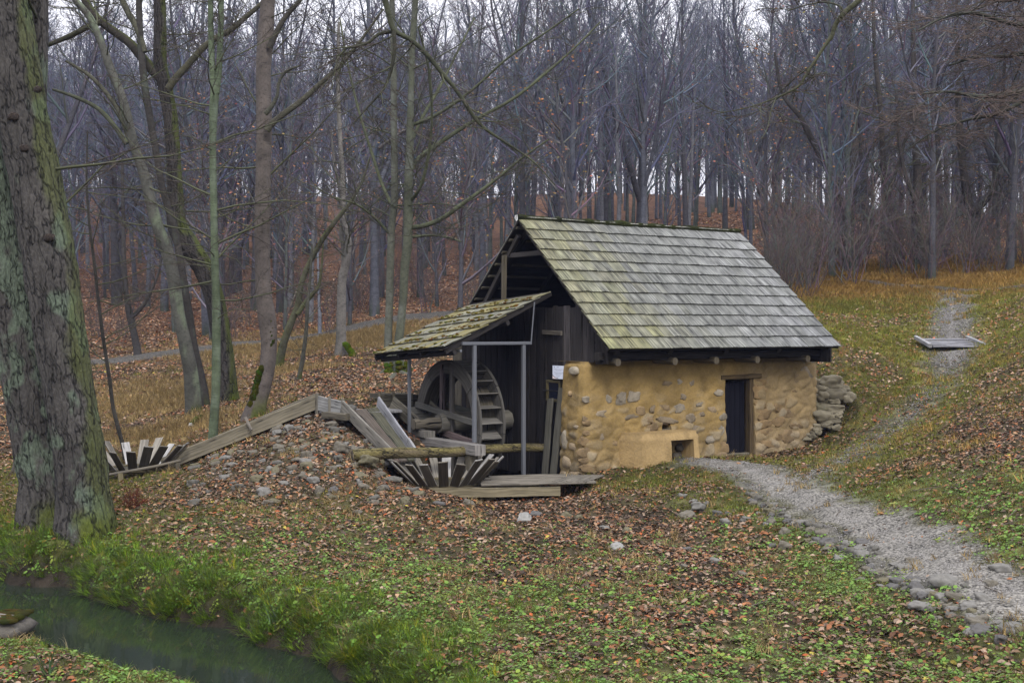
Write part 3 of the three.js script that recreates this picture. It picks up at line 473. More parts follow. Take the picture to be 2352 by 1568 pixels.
{
  const path = [Q(-0.02, 1.45, 0), Q(-0.06, FB + 0.14, 0), Q(-0.02, FB + 0.03, 0), Q(0.1, FB, 0), Q(6.3, FB, 0), Q(6.42, FB + 0.06, 0), Q(6.46, FB + 0.2, 0), Q(6.46, 5.6, 0)];
  let s0 = 0; for (let k = 0; k < 3; k++) s0 += path[k].distanceTo(path[k + 1]);
  const D0 = s0 + 3.60 - 0.1, D1 = s0 + 4.46 - 0.1;
  const wall = part('clay_wall', clayShell(path, -0.15, 2.38, { col: OCHRE, rough: 0.032, lean: 0.07, step: 0.032, rubble: RUB, holes: [[D0, D1, -1, 1.97, 0.5], [s0 + 1.8, s0 + 2.0, 0.98, 1.12, 0.25]], capDepth: 0.6 }), M.plaster, mill, true);
  // field stones showing in the clay: picture patch of the wall x, y, width, height, tone
  const px = (zx, zy, b) => { const X = (1350 + zx / 2.767) / 1.0884, Y = (800 + zy / 2.767) / 1.0884, k = (X - MIDX) / FOCAL; const a = (MILL.base.x + b * UZ - k * (-MILL.base.z + b * UX)) / (-UX - k * UZ) * 1; const w = millWorld(a, b, 0); return [a, EYE - (Y - HORIZON) / FOCAL * -w.z, -w.z]; };
  const ST = [[480, 545, 42, 52, 1], [560, 545, 80, 70, 1], [655, 530, 80, 65, 1], [300, 552, 60, 35, 1], [380, 545, 60, 40, 0], [880, 440, 70, 40, .6], [975, 425, 40, 45, 1], [1055, 435, 30, 30, .8], [1240, 505, 70, 40, 1], [990, 530, 40, 40, .8], [765, 530, 60, 45, 0], [830, 560, 100, 24, .2], [700, 620, 75, 60, .4], [778, 620, 40, 60, .7], [865, 605, 80, 45, .5], [970, 610, 75, 55, 1], [1105, 585, 50, 35, 1], [1075, 540, 40, 45, 0], [1200, 630, 80, 50, .6], [1120, 650, 45, 25, .8], [425, 650, 75, 50, .8], [495, 655, 45, 35, .2], [630, 670, 110, 30, .8], [760, 690, 70, 40, .5], [890, 700, 150, 40, .8], [1040, 675, 65, 60, .8], [1265, 670, 55, 45, 1], [240, 690, 45, 35, .5], [275, 715, 65, 40, .3], [495, 730, 130, 55, .1], [420, 800, 50, 50, .8], [775, 750, 90, 55, .4], [1080, 760, 90, 55, .8], [1245, 760, 45, 75, 1], [300, 780, 45, 28, .3], [420, 850, 90, 40, .2], [500, 855, 60, 40, .4], [1165, 825, 60, 45, 1], [350, 900, 80, 55, .1], [450, 915, 60, 40, .3], [590, 890, 50, 30, .6], [590, 935, 75, 60, .5], [510, 940, 80, 35, .3], [405, 960, 60, 50, .4], [1180, 890, 80, 55, .2], [1265, 880, 75, 70, .3], [1250, 930, 80, 40, .5], [225, 850, 100, 62, .3], [225, 915, 110, 70, .4], [235, 980, 120, 52, .35], [215, 1030, 130, 52, .3], [1530, 430, 100, 50, .1], [1530, 500, 105, 100, .1], [1540, 580, 110, 55, .15], [1545, 650, 115, 75, .2], [1550, 720, 130, 55, .15], [1560, 775, 135, 62, .2], [1560, 850, 125, 44, .25], [1720, 560, 110, 85, .2], [1725, 645, 100, 65, .4], [1770, 500, 85, 60, .2], [1650, 610, 80, 60, .15], [1650, 700, 90, 60, .2], [1830, 560, 80, 70, .3], [1835, 640, 70, 60, .3], [1770, 730, 110, 42, .3], [1710, 795, 110, 70, .35], [1650, 800, 80, 50, .2], [1850, 690, 60, 50, .4], [1845, 280, 120, 54, 1.2], [1850, 360, 120, 84, .9], [1800, 405, 90, 54, .5]];  // last three: light reaching past the eave painted in as a paler tone
  for (const [zx, zy, w, h, t0] of ST) { const t = t0 > 1 ? t0 : t0 * t0 * 0.85; if (t0 < 0.25 && zx < 1300) continue;
    const [a, y, d] = px(zx, zy, FB - 0.02), sc = d / FOCAL / 2.767 / 1.0884, sw = w * sc / 0.9, sh = h * sc, dp = 0.034;
    const o = part('stone', rock(R, sw / 2 * 1.15, sh / 2 * 1.1, dp * 0.85, 0.62, ((k) => [lerp(0.26, 0.33, t) * k, lerp(0.175, 0.295, t) * k, lerp(0.085, 0.235, t) * k])(rr(0.8, 1.1))), M.stone, wall);
    o.position.copy(Q(clamp(a, -0.02, 6.42), FB + 0.018 - 0.07 * (1 - clamp(y / 2.4)) - RUB(a + 1, y) * 0.03, y)); o.rotation.z = rr(-0.12, 0.12);
  }
  // quoins on the end face beside the planks
  for (const [b, y, w, h, t] of [[1.28, 0.86, 0.2, 0.42, .7], [1.0, 0.75, 0.34, 0.22, .3], [1.22, 0.42, 0.36, 0.26, .35], [0.96, 0.2, 0.42, 0.2, .3], [1.32, 0.12, 0.3, 0.2, .4], [1.0, 2.2, 0.28, 0.16, .7], [0.9, 1.12, 0.16, 0.1, .5], [1.12, 1.75, 0.1, 0.12, .1]]) {
    const o = part('stone', rock(R, 0.09, h / 2, w / 2, 0.22, [lerp(0.36, 0.38, t), lerp(0.25, 0.36, t), lerp(0.13, 0.30, t)]), M.stone, wall); o.position.copy(Q(-0.06, b, y));
  }
  // door: frame, lintel, leaf of boards
  const door = sub('door', mill), fz = FB + 0.2;
  for (let k = 0; k < 5; k++) part('door_board', new MB().beam(Q(3.655 + k * 0.145, FB + 0.12, 0.36), Q(3.655 + k * 0.145, FB + 0.12, 1.9), 0.14, 0.03, V(0, 0, 1), { R, worn: 0.003 }), M.blueDoor, door);
  part('door_post', new MB().beam(Q(4.4, FB + 0.05, 0.3), Q(4.4, FB + 0.05, 1.97), 0.12, 0.13, V(0, 0, 1), { R, worn: 0.01, col: [0.75, 0.6, 0.42] }), M.oldWood, door);
  part('door_post', new MB().beam(Q(3.58, FB + 0.1, 0.3), Q(3.58, FB + 0.1, 1.97), 0.06, 0.14, V(0, 0, 1), { R, worn: 0.01, col: [0.6, 0.5, 0.4] }), M.oldWood, door);
  part('lintel', new MB().beam(Q(3.5, FB + 0.05, 2.0), Q(4.66, FB + 0.05, 2.02), 0.2, 0.09, V(0, 1, 0), { R, worn: 0.012, col: [0.8, 0.62, 0.4] }), M.oldWood, door);
  part('threshold', new MB().beam(Q(3.55, FB + 0.12, 0.34), Q(4.5, FB + 0.12, 0.34), 0.24, 0.1, V(0, 1, 0), { R, worn: 0.012 }), M.oldWood, door);
  // clay hearth bench against the wall
  const hp = [Q(0.74, FB + 0.05, 0), Q(0.9, FB - 0.38, 0), Q(1.02, FB - 0.5, 0), Q(2.42, FB - 0.5, 0), Q(2.53, FB - 0.4, 0), Q(2.58, FB + 0.05, 0)];
  let h0 = 0; for (let k = 0; k < 2; k++) h0 += hp[k].distanceTo(hp[k + 1]);
  const hearth = part('hearth_bench', clayShell(hp, 0.05, 0.98, { col: (s, y) => [0.33, 0.23, 0.105].map((v) => v * (0.86 + 0.4 * (0.5 + 0.5 * fbm(s * 2, y * 2, 33, 4)))), rough: 0.022, lean: 0.05, step: 0.04, holes: [[h0 + 0.68, h0 + 1.27, -1, 0.82, 0.5]], capDepth: 0.5 }), M.plaster, mill, true);
  part('hearth_back', new MB().beam(Q(1.5, FB + 0.02, 0.5), Q(2.5, FB + 0.02, 0.5), 0.05, 1, V(0, 1, 0), { R, col: [0.15, 0.13, 0.1] }), M.stone, hearth);
  for (const [a, y] of [[2.2, 0.45], [2.3, 0.62]]) { const o = part('stone', rock(R, 0.12, 0.08, 0.08, 0.25, [0.16, 0.14, 0.11]), M.stone, hearth); o.position.copy(Q(a, FB - 0.12, y)); }
}
// notice on the gable
{
  const cv = document.createElement('canvas'); cv.width = 256; cv.height = 192; const g = cv.getContext('2d');
  g.fillStyle = '#dfe6f6'; g.fillRect(0, 0, 256, 192); g.fillStyle = '#f4e6e8'; g.beginPath(); g.moveTo(0, 140); g.quadraticCurveTo(50, 185, 130, 190); g.lineTo(0, 192); g.fill();
  g.strokeStyle = '#3a2a44'; g.lineWidth = 7; g.beginPath(); g.moveTo(0, 138); g.quadraticCurveTo(40, 178, 128, 182); g.stroke();
  g.fillStyle = '#9aa3bd'; g.fillRect(34, 14, 14, 20); g.fillStyle = '#b4bcd2'; g.fillRect(96, 16, 46, 10);
  const lines = [[42, 52, 190, 5], [74, 68, 126, 5], [40, 98, 196, 5], [60, 113, 150, 4], [66, 127, 120, 4], [84, 145, 90, 3], [84, 158, 70, 3]], Rn = rng(5); g.fillStyle = '#6f7890';
  for (const [x, y, w, h] of lines) { let u = x; while (u < x + w) { const q = 6 + Rn() * 16; g.fillRect(u, y, Math.min(q, x + w - u), h); u += q + 4; } }
  const t = new THREE.CanvasTexture(cv); t.colorSpace = THREE.SRGBColorSpace;
  const board = new MB(), face = new MB(), w0 = [1.855, 2.285], w1 = [1.47, 2.02], n = V(-1, 0, 0), A = -0.005;
  const s = based('notice_board', 'small white printed notice on the dark planks above the window', 'sign', millWorld(A, 1.66, 2.02));
  origins.set(s, V(0, 0, 0)); s.position.copy(MILL.base); s.rotation.y = MILL.turn;
  part('backing', board.beam(Q(A + 0.03, 1.66, w1[1]), Q(A + 0.03, 1.66, w0[1]), 0.385, 0.02, V(1, 0, 0), { R, worn: 0.001, ch: 0.002, col: [1.6, 1.6, 1.7] }), M.paleWood, s);
  const k = [[w0[0], w1[1], 0, 0], [w1[0], w1[1], 1, 0], [w1[0], w0[1], 1, 1], [w0[0], w0[1], 0, 1]].map(([b, y, u, v]) => face.vert(Q(A + 0.017, b, y), n, u, v, [1, 1, 1])); face.quad(...k);
  part('printed_sheet', face, new THREE.MeshPhysicalMaterial({ map: t, roughness: 0.35 }), s);
}
// lean-to roof over the wheel
const porch = thing('lean_to_roof', 'mossy shingled lean-to roof on thin steel posts sheltering the wheel', 'roof', MILL.base, null, MILL.turn);
{
  const TF = Q(-0.02, 1.87, 3.80), TB = Q(-0.02, 4.9, 3.55), BF = Q(-2.47, 1.87, 2.66), BB = Q(-2.47, 4.88, 2.46);
  const ax = V().subVectors(BF, BB).normalize(), upv = V().subVectors(TB, BB).normalize(), nrm = V().crossVectors(ax, upv).normalize(), width = BF.distanceTo(BB), S = BB.distanceTo(TB);
  const deck = sub('shingle_roof', porch);
  shingleRows(deck, V().copy(BB), ax, upv, nrm, width, S, 6, 15, () => { const t = rr(0.75, 1.25), moss = Math.pow(R(), 1.5) * 0.9; return [lerp(0.235, 0.23, moss), lerp(0.235, 0.19, moss), lerp(0.185, 0.045, moss)].map((v) => v * t); });
  // cushions of yellow moss along the butts
  const mo = new MB(), e = S / 6;
  for (let k = 0; k < 240; k++) { const r = Math.floor(R() * 6), x = R() * width, c = V().copy(BB).addScaledVector(ax, x).addScaledVector(upv, r * e + rr(-0.03, 0.16)).addScaledVector(nrm, 0.055), q = rr(0.01, 0.034); lump(mo, c, q * 1.6, q * 0.7, q * 1.3, [0.26, 0.19, 0.03].map((v) => v * rr(0.6, 1.2))); }
  part('moss', mo, M.moss, deck).userData.kind = 'stuff';
  part('boarding', new MB().beam(V().addVectors(BB, BF).multiplyScalar(0.5).addScaledVector(nrm, -0.012), V().addVectors(TB, TF).multiplyScalar(0.5).addScaledVector(nrm, -0.012), width, 0.025, nrm, { worn: 0, ch: 0.002 }), M.darkWood, deck);
  for (const f of [0.02, 0.35, 0.66, 0.98]) part('rafter', new MB().beam(V().lerpVectors(BB, BF, f).addScaledVector(nrm, -0.08), V().lerpVectors(TB, TF, f).addScaledVector(nrm, -0.08), 0.07, 0.1, nrm, { R }), M.darkWood, porch);
  for (const f of [0.06, 0.55]) part('purlin', new MB().beam(V().lerpVectors(BB, TB, f).addScaledVector(nrm, -0.17), V().lerpVectors(BF, TF, f).addScaledVector(nrm, -0.17), 0.08, 0.09, nrm, { R }), M.darkWood, porch);
  const steel = (p0, p1, w = 0.06) => new MB().beam(p0, p1, w, w, Math.abs(p1.y - p0.y) > 0.5 ? V(0, 0, 1) : V(0, 1, 0), { worn: 0, ch: 0.006 });
  part('steel_post', steel(Q(-0.68, 1.87, -0.02), Q(-0.68, 1.87, 2.70), 0.07), M.steel, porch);
  part('steel_post', steel(Q(-1.82, 1.87, 0.84), Q(-1.82, 1.87, 2.70), 0.07), M.steel, porch);
  part('steel_post', steel(Q(-2.2, 3.78, 0.7), Q(-2.2, 3.78, 2.56), 0.06), M.steel, porch);
  part('steel_beam', steel(Q(-2.1, 1.87, 2.735), Q(-0.5, 1.87, 2.735), 0.06), M.steel, porch);
  part('steel_beam', steel(Q(-2.1, 1.9, 2.6), Q(-2.2, 4.6, 2.5), 0.05), M.steel, porch);
  part('steel_rod', steel(Q(-0.5, 1.87, 2.73), Q(-0.42, 1.87, 3.55), 0.025), M.steel, porch);
}
// ---------- wheel, beams, log, deck ----------
const millThing = (name, label, category, group) => thing(name, label, category, MILL.base, group, MILL.turn);
{
  const wheel = millThing('water_wheel', 'large wooden overshot water wheel with buckets under the lean-to roof', 'water wheel');
  const bc = 3.6, yc = 1.08, Ro = 1.3, Ri = 1.02, A0 = -1.4, A1 = -0.85, c = (ang, r, a) => Q(a, bc + Math.cos(ang) * r, yc + Math.sin(ang) * r);
  for (const [a, dirA] of [[A0, -1], [A1, 1]]) {   // rims built of eight felloes each
    const rim = sub('rim', wheel);
    for (let k = 0; k < 8; k++) {
      const mb = new MB(), n = 8, g0 = k / 8 * Math.PI * 2 + 0.006 + 0.13, g1 = (k + 1) / 8 * Math.PI * 2 - 0.006 + 0.13, th = 0.03, cc = rr(0.42, 0.6), rows = [];
      for (let i = 0; i <= n; i++) { const g = lerp(g0, g1, i / n); rows.push([c(g, Ri, a - th), c(g, Ro, a - th), c(g, Ro, a + th), c(g, Ri, a + th)]); }
      for (let i = 0; i < n; i++) for (let e = 0; e < 4; e++) { const f = (e + 1) % 4, q = [rows[i][e], rows[i][f], rows[i + 1][f], rows[i + 1][e]], nn = V().subVectors(q[1], q[0]).cross(V().subVectors(q[3], q[0])).normalize(), us = [e * 0.28, e * 0.28 + 0.28, e * 0.28 + 0.28, e * 0.28]; mb.quad(...q.map((p, m) => mb.vert(p, nn, us[m] + k, (m < 2 ? i : i + 1) / n * 1.0, [cc, cc, cc]))); }
      for (const i of [0, n]) { const q = rows[i]; mb.quad(...q.map((p) => mb.vert(p, V(0, 1, 0), p.x, p.y, [cc, cc, cc]))); }
      part('felloe', mb, M.wood, rim);
    }
  }
  const sole = new MB(); for (let k = 0; k < 48; k++) { const g0 = k / 48 * 6.2832, g1 = (k + 1) / 48 * 6.2832, q = [c(g0, Ri, A0), c(g1, Ri, A0), c(g1, Ri, A1), c(g0, Ri, A1)], n = V().subVectors(q[1], q[0]).cross(V().subVectors(q[3], q[0])).normalize(); sole.quad(...q.map((p, m) => sole.vert(p, n, m > 1 ? 0.5 : 0, k * 0.14 + (m === 1 || m === 2 ? 0.14 : 0), [0.7, 0.7, 0.7]))); }
  part('sole_boards', sole, M.oldWood, wheel);
  for (let k = 0; k < 26; k++) { const g = k / 26 * 6.2832 + 0.1, p0 = c(g, Ri + 0.005, 0), p1 = c(g + 0.1, Ro - 0.01, 0), m = V().addVectors(p0, p1).multiplyScalar(0.5), up = V().subVectors(p1, p0).normalize(); part('bucket_board', new MB().beam(V(A0 + 0.03, m.y, m.z), V(A1 - 0.03, m.y, m.z), 0.025, p0.distanceTo(p1), up, { R, worn: 0.006, col: [rr(0.6, 0.9)].flatMap((v) => [v, v, v]) }), M.wood, wheel); }
  const rot = 0.1;   // clasp arms on both faces
  for (const a of [A0 - 0.05, A1 + 0.05]) for (const off of [-0.2, 0.2]) for (const s of [0, 1]) {
    const dx = s ? [Math.cos(rot), Math.sin(rot)] : [-Math.sin(rot * 0.2), Math.cos(rot * 0.2)], nx = s ? [-Math.sin(rot), Math.cos(rot)] : [1, 0], L = 1.2;
    const e = (k) => Q(a + (s ? -0.04 : 0.03), bc + dx[0] * k + nx[0] * off, yc + dx[1] * k + nx[1] * off); part('arm', new MB().beam(e(-L), e(L), 0.07, 0.12, V(0, s, s ? 0 : 1), { R, worn: 0.01, col: [1, 0.97, 0.92].map((v) => v * rr(0.5, 0.75)) }), M.wood, wheel);
  }
  part('axle', new MB().tube([Q(-1.62, bc, yc), Q(-1.6, bc, yc), Q(-0.9, bc, yc), Q(0.1, bc, yc)], [0.2, 0.215, 0.215, 0.21], 8, { cap: true, col: [0.9, 0.9, 0.85] }), M.wood, wheel);
  part('gudgeon', new MB().tube([Q(-2.2, bc, yc), Q(-2.18, bc, yc), Q(-2.1, bc, yc), Q(-2.07, bc, yc), Q(-1.95, bc, yc), Q(-1.9, bc, yc), Q(-1.6, bc, yc)], [0.1, 0.12, 0.12, 0.095, 0.095, 0.12, 0.14], 12, { cap: true, col: [0.75, 0.7, 0.6] }), M.wood, wheel);
  const beamT = millThing('bearing_beam', 'heavy sawn timber beam carrying the wheel axle beside the chute', 'beam');
  part('beam', new MB().beam(Q(-1.95, 1.45, 0.73), Q(-1.95, 4.9, 0.73), 0.24, 0.2, V(0, 1, 0), { R, worn: 0.008, seg: 8, col: [1.15, 1.15, 1.2] }), M.wood, beamT);
  part('bearing_block', new MB().beam(Q(-1.98, 3.32, 0.89), Q(-1.98, 3.88, 0.89), 0.24, 0.14, V(0, 1, 0), { R, worn: 0.01 }), M.wood, beamT);
  part('support_post', new MB().beam(Q(-1.95, 4.7, -0.3), Q(-1.95, 4.7, 0.62), 0.2, 0.2, V(0, 0, 1), { R, worn: 0.01 }), M.oldWood, beamT);
  part('support_post', new MB().beam(Q(-1.95, 1.75, -0.5), Q(-1.95, 1.75, 0.62), 0.18, 0.18, V(0, 0, 1), { R, worn: 0.01 }), M.oldWood, beamT);
}
{   // round log lying across from the stony mound to the gable
  const p1 = millWorld(0.02, 2.05, 0.63), p0 = P(806, 1046, 20.9), ctrl = []; for (let k = 0; k <= 6; k++) ctrl.push([V().lerpVectors(p0, p1, k / 6).add(V(0, 0.015 * Math.sin(k * 1.7), 0)), lerp(0.105, 0.085, k / 6)]);
  const [pts, rad] = curve(ctrl, 36), o = based('log_rail', 'long round log lying from the stony mound to the dark gable', 'log', p0);
  part('trunk', new MB().tube(pts, rad, 14, { cap: true, disp: (a, l) => 1 + 0.06 * vnoise(a * 2, l * 1.5, 3) + 0.03 * vnoise(a * 6, l * 5, 8), colFn: (q, n) => { const m = clamp(0.5 + 0.9 * fbm(q.x * 2.2, n.y * 2 + 5, q.z * 2, 3) + n.y * 0.15); return [lerp(0.12, 0.17, m), lerp(0.095, 0.145, m), lerp(0.06, 0.05, m)]; }, endCol: [0.16, 0.13, 0.09] }), M.bark, o, true);
}
{   // footbridge deck in front of the gable
  const o = based('plank_deck', 'low plank deck on a squared beam in front of the mill gable', 'deck', P(1150, 1128, 21.4)), l = P(985, 1132, 21.1), r = P(1285, 1127, 21.55);
  part('edge_beam', new MB().beam(l, r, 0.16, 0.17, V(0, 1, 0), { R, seg: 8, worn: 0.012, col: [1.1, 1.0, 0.72] }), M.wood, o);
  const back = V(UZ, 0, -UX), ux = V(UX, 0, UZ), y = l.y + 0.115;
  part('cross_beam', new MB().beam(V().copy(l).addScaledVector(back, 1.1), V().copy(r).addScaledVector(back, 1.1), 0.16, 0.16, V(0, 1, 0), { R }), M.oldWood, o);
  for (let k = 0; k < 9; k++) {   // boards lie side by side, long way along the gable's front
    const f0 = k < 4 ? 0.42 : 0.48, a = V().lerpVectors(l, r, f0).add(V(rr(-0.08, 0.08) - 0.1, 0, -0.03 - k * 0.14)), b = k < 4 ? V().lerpVectors(l, r, 1).add(V(0.62 + rr(-0.06, 0.06), 0, -0.03 - k * 0.14)) : V().lerpVectors(l, r, 1).add(V(0.3, 0, -0.03 - k * 0.14)); a.y = y + rr(-0.006, 0.006); b.y = y + rr(0, 0.02);
    const t = rr(0.85, 1.15); part('plank', new MB().beam(a, b, 0.132, 0.035, V(0, 1, 0), { R, worn: 0.008, seg: 6, warp: 0.01, col: [0.92 * t, 0.88 * t, 0.8 * t] }), M.wood, o);
  }
  for (let k = 0; k < 5; k++) { const a = P(1290 + k * 16, 1105, 22.0).add(V(0, 0, 0)), q = V(a.x, 0.2, a.z); part('plank', new MB().beam(V(q.x - 0.15, H(q.x, q.z + 0.4) * 0.0 + 0.21, q.z + 0.5), V(q.x + 0.25, 0.22, q.z - 0.4), 0.12, 0.035, V(0, 1, 0), { R, worn: 0.008, col: [0.85, 0.82, 0.75] }), M.wood, o); }
}
// ---------- conical plank vats ----------
function vat(name, label, c, y0, r0, r1, ht, n, seed) {
  const o = based(name, label, 'vat', V(c.x, y0, c.z)), Rv = rng(seed);
  for (let k = 0; k < n; k++) {
    const g = (k + 0.3 * (Rv() - 0.5)) / n * Math.PI * 2, h = ht * (0.86 + 0.32 * Rv() + (Rv() < 0.15 ? 0.25 : 0)), d = V(Math.cos(g), 0, Math.sin(g)), rt = lerp(r0, r1, h / ht), t = 0.8 + 0.4 * Rv();
    const p0 = V(c.x + d.x * r0, y0 - 0.04, c.z + d.z * r0), p1 = V(c.x + d.x * rt, y0 + h, c.z + d.z * rt);
    const tw = (Rv() - 0.5) * 0.25, up = V(d.x * Math.cos(tw) - d.z * Math.sin(tw), 0.2, d.z * Math.cos(tw) + d.x * Math.sin(tw));
    const w = 0.155 + 0.03 * Rv(), off = V(d.x, -0.6, d.z).normalize().multiplyScalar(0.0075);   // shade under the outward lean painted in: dark outer half, pale inner half
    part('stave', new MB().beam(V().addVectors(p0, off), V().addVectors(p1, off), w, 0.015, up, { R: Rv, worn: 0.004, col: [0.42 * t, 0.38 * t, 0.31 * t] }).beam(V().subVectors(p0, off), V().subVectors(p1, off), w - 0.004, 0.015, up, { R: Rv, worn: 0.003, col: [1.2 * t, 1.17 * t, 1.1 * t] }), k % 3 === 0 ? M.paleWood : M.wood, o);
  }
  const ring = [], rad = []; for (let k = 0; k <= 32; k++) { const g = k / 32 * Math.PI * 2; ring.push(V(c.x + Math.cos(g) * (r0 + 0.02), y0 - 0.02, c.z + Math.sin(g) * (r0 + 0.02))); rad.push(0.045); }
  part('base_ring', new MB().tube(ring, rad, 6, { col: [0.8, 0.75, 0.6] }), M.oldWood, o);
  const fl = new MB(); fl.tube([V(c.x, y0 - 0.06, c.z), V(c.x, y0 - 0.02, c.z)], [r0, r0], 20, { cap: true, col: [0.5, 0.5, 0.45] }); part('bottom', fl, M.oldWood, o);
  return o;
}
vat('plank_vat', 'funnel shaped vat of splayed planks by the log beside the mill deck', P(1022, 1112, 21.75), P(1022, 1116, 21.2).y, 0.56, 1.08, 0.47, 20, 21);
{
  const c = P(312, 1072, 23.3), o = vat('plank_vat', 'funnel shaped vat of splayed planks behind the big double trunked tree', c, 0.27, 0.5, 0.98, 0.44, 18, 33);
  const rail = [P(240, 1092, 22.3), P(277, 1085, 22.3), P(350, 1072, 22.4), P(414, 1057, 22.6)];
  part('front_rail', new MB().tube(curve(rail.map((p) => [p, 0.03]), 12)[0], Array(13).fill(0.028), 7, { cap: true, col: [0.85, 0.8, 0.7] }), M.wood, o);
  const b = P(277, 1090, 22.3); part('rail_post', new MB().beam(V(b.x, H(b.x, b.z) - 0.15, b.z), V(b.x, b.y + 0.03, b.z), 0.1, 0.09, V(0, 0, 1), { R, worn: 0.01, col: [1.05, 0.95, 0.6] }), M.wood, o);
  const b2 = P(408, 1062, 22.6); part('rail_post', new MB().beam(V(b2.x, H(b2.x, b2.z) - 0.1, b2.z), V(b2.x, b2.y, b2.z), 0.08, 0.08, V(0, 0, 1), { R }), M.oldWood, o);
}
// ---------- water channels of boards over the mound ----------
const board = (o, name, top0, top1, h, th, c = [1, 1, 1], m = M.wood) => part(name, new MB().beam(V(top0.x, top0.y - h / 2, top0.z), V(top1.x, top1.y - h / 2, top1.z), th, h, V(0, 1, 0), { R, worn: 0.008, seg: 6, col: c }), m, o);
const slab = (o, name, q, th, c, m = M.wood) => {   // a floor of four corners with thickness
  const mb = new MB(); if (V().subVectors(q[1], q[0]).cross(V().subVectors(q[3], q[0])).y < 0) q = [q[1], q[0], q[3], q[2]];
  const lo = q.map((p) => V(p.x, p.y - th, p.z)), L = q[0].distanceTo(q[3]), Wd = q[0].distanceTo(q[1]);
  const f = (P4, w, l) => { const n = V().subVectors(P4[1], P4[0]).cross(V().subVectors(P4[3], P4[0])).normalize(); mb.quad(...P4.map((p, k) => mb.vert(p, n, k === 0 || k === 3 ? 0 : w, k < 2 ? 0 : l, c))); };
  f(q, Wd, L); f([lo[1], lo[0], lo[3], lo[2]], Wd, L); for (let k = 0; k < 4; k++) { const e = (k + 1) % 4; f([q[e], q[k], lo[k], lo[e]], Wd, th); }
  return part(name, mb, m, o);
};
{
  const o = based('long_flume', 'long sloping board channel leading down from the mound to the left vat', 'flume', P(560, 1000, 23.8));
  const a = P(726, 909, 24.1), b = P(372, 1052, 23.5), back = V(0.05, 0, -0.46);
  board(o, 'side_board', a, b, 0.27, 0.045, [1.02, 0.96, 0.78]);
  board(o, 'side_board', V().addVectors(a, back).add(V(-0.1, 0.04, 0)), V().addVectors(b, back), 0.27, 0.045, [0.9, 0.85, 0.72]);
  slab(o, 'floor', [V(a.x, a.y - 0.25, a.z), V(b.x, b.y - 0.25, b.z), V(b.x + back.x, b.y - 0.25, b.z + back.z), V(a.x + back.x, a.y - 0.25, a.z + back.z)], 0.03, [0.8, 0.78, 0.7]);
  const pg = P(563, 958, 23.75), pd = P(577, 988, 23.65); part('peg', new MB().beam(pd, pg, 0.05, 0.04, V(0, 0, 1), { R, worn: 0.004, col: [0.95, 0.9, 0.85] }), M.wood, o);
}
{
  const o = based('head_box', 'board sided head box at the top of the stony mound', 'flume', P(800, 925, 24.6));
  const a = P(727, 908, 24.1), b = P(789, 922, 23.35);
  board(o, 'side_board', a, b, 0.3, 0.04, [1.0, 1.0, 0.95], M.paleWood);
  for (const f of [0.02, 0.5, 0.98]) { const q = V().lerpVectors(a, b, f).add(V(0, 0, 0.035)); part('post', new MB().beam(V(q.x, q.y - 0.42, q.z), V(q.x, q.y + 0.05, q.z), 0.06, 0.05, V(0, 0, 1), { R, worn: 0.006, col: [0.9, 0.88, 0.8] }), M.wood, o); }
  const c = P(868, 912, 24.2), d = P(872, 905, 25.7), e = P(968, 905, 25.9);
  slab(o, 'floor', [V(a.x, 1.34, a.z), V(b.x, 1.34, b.z), V(c.x + 0.5, 1.34, c.z), V(a.x + 1.4, 1.34, a.z - 1.6)], 0.04, [0.95, 0.95, 0.95], M.paleWood);
  board(o, 'back_board', V(a.x + 0.9, 1.62, a.z - 1.6), V(c.x + 0.6, 1.62, c.z - 1.4), 0.3, 0.04, [0.7, 0.68, 0.6]);
  board(o, 'side_board', P(872, 906, 24.9), e, 0.3, 0.04, [0.75, 0.72, 0.6]);
  for (const p of [P(872, 904, 24.85), P(904, 904, 24.8)]) part('post', new MB().beam(V(p.x, p.y - 0.42, p.z), V(p.x, p.y + 0.04, p.z), 0.06, 0.05, V(0, 0, 1), { R, worn: 0.006 }), M.oldWood, o);
  const s0 = P(700, 962, 23.6); part('sill_log', new MB().beam(P(745, 952, 23.6), P(800, 958, 23.0), 0.14, 0.12, V(0, 1, 0), { R, worn: 0.02 }), M.oldWood, o);
}
{
  const o = based('plank_chute', 'steep open plank chute running down to the vat by the mill', 'flume', P(880, 980, 23));
  const tl = P(785, 918, 23.3), bl = P(902, 1034, 21.85), tr = P(868, 909, 24.1), br = P(936, 1006, 22.6), br2 = P(953, 1030, 22.15);
  board(o, 'side_board', tl, bl, 0.25, 0.04, [0.95, 0.95, 0.92], M.wood);
  board(o, 'side_board', tr, br, 0.27, 0.045, [1.05, 1.06, 1.12], M.paleWood);
  board(o, 'side_board', V().copy(br).add(V(0.01, 0.02, 0)), br2.add(V(0, 0.02, 0)), 0.27, 0.045, [0.95, 0.95, 0.95], M.paleWood);
  const n = 3; for (let k = 0; k < n; k++) { const L = (f, A, B) => V().lerpVectors(A, B, f), dn = V(0, -0.23, 0), T = (f) => L(f, tl, tr).add(dn), Bt = (f) => L(f, bl, br2).add(V(0, -0.22, 0)); slab(o, 'floor_plank', [T(k / n + 0.01), T((k + 1) / n - 0.01), Bt((k + 1) / n - 0.01), Bt(k / n + 0.01)], 0.03, [0.5, 0.46, 0.38].map((v) => v * rr(0.9, 1.1)), M.wood); }
}
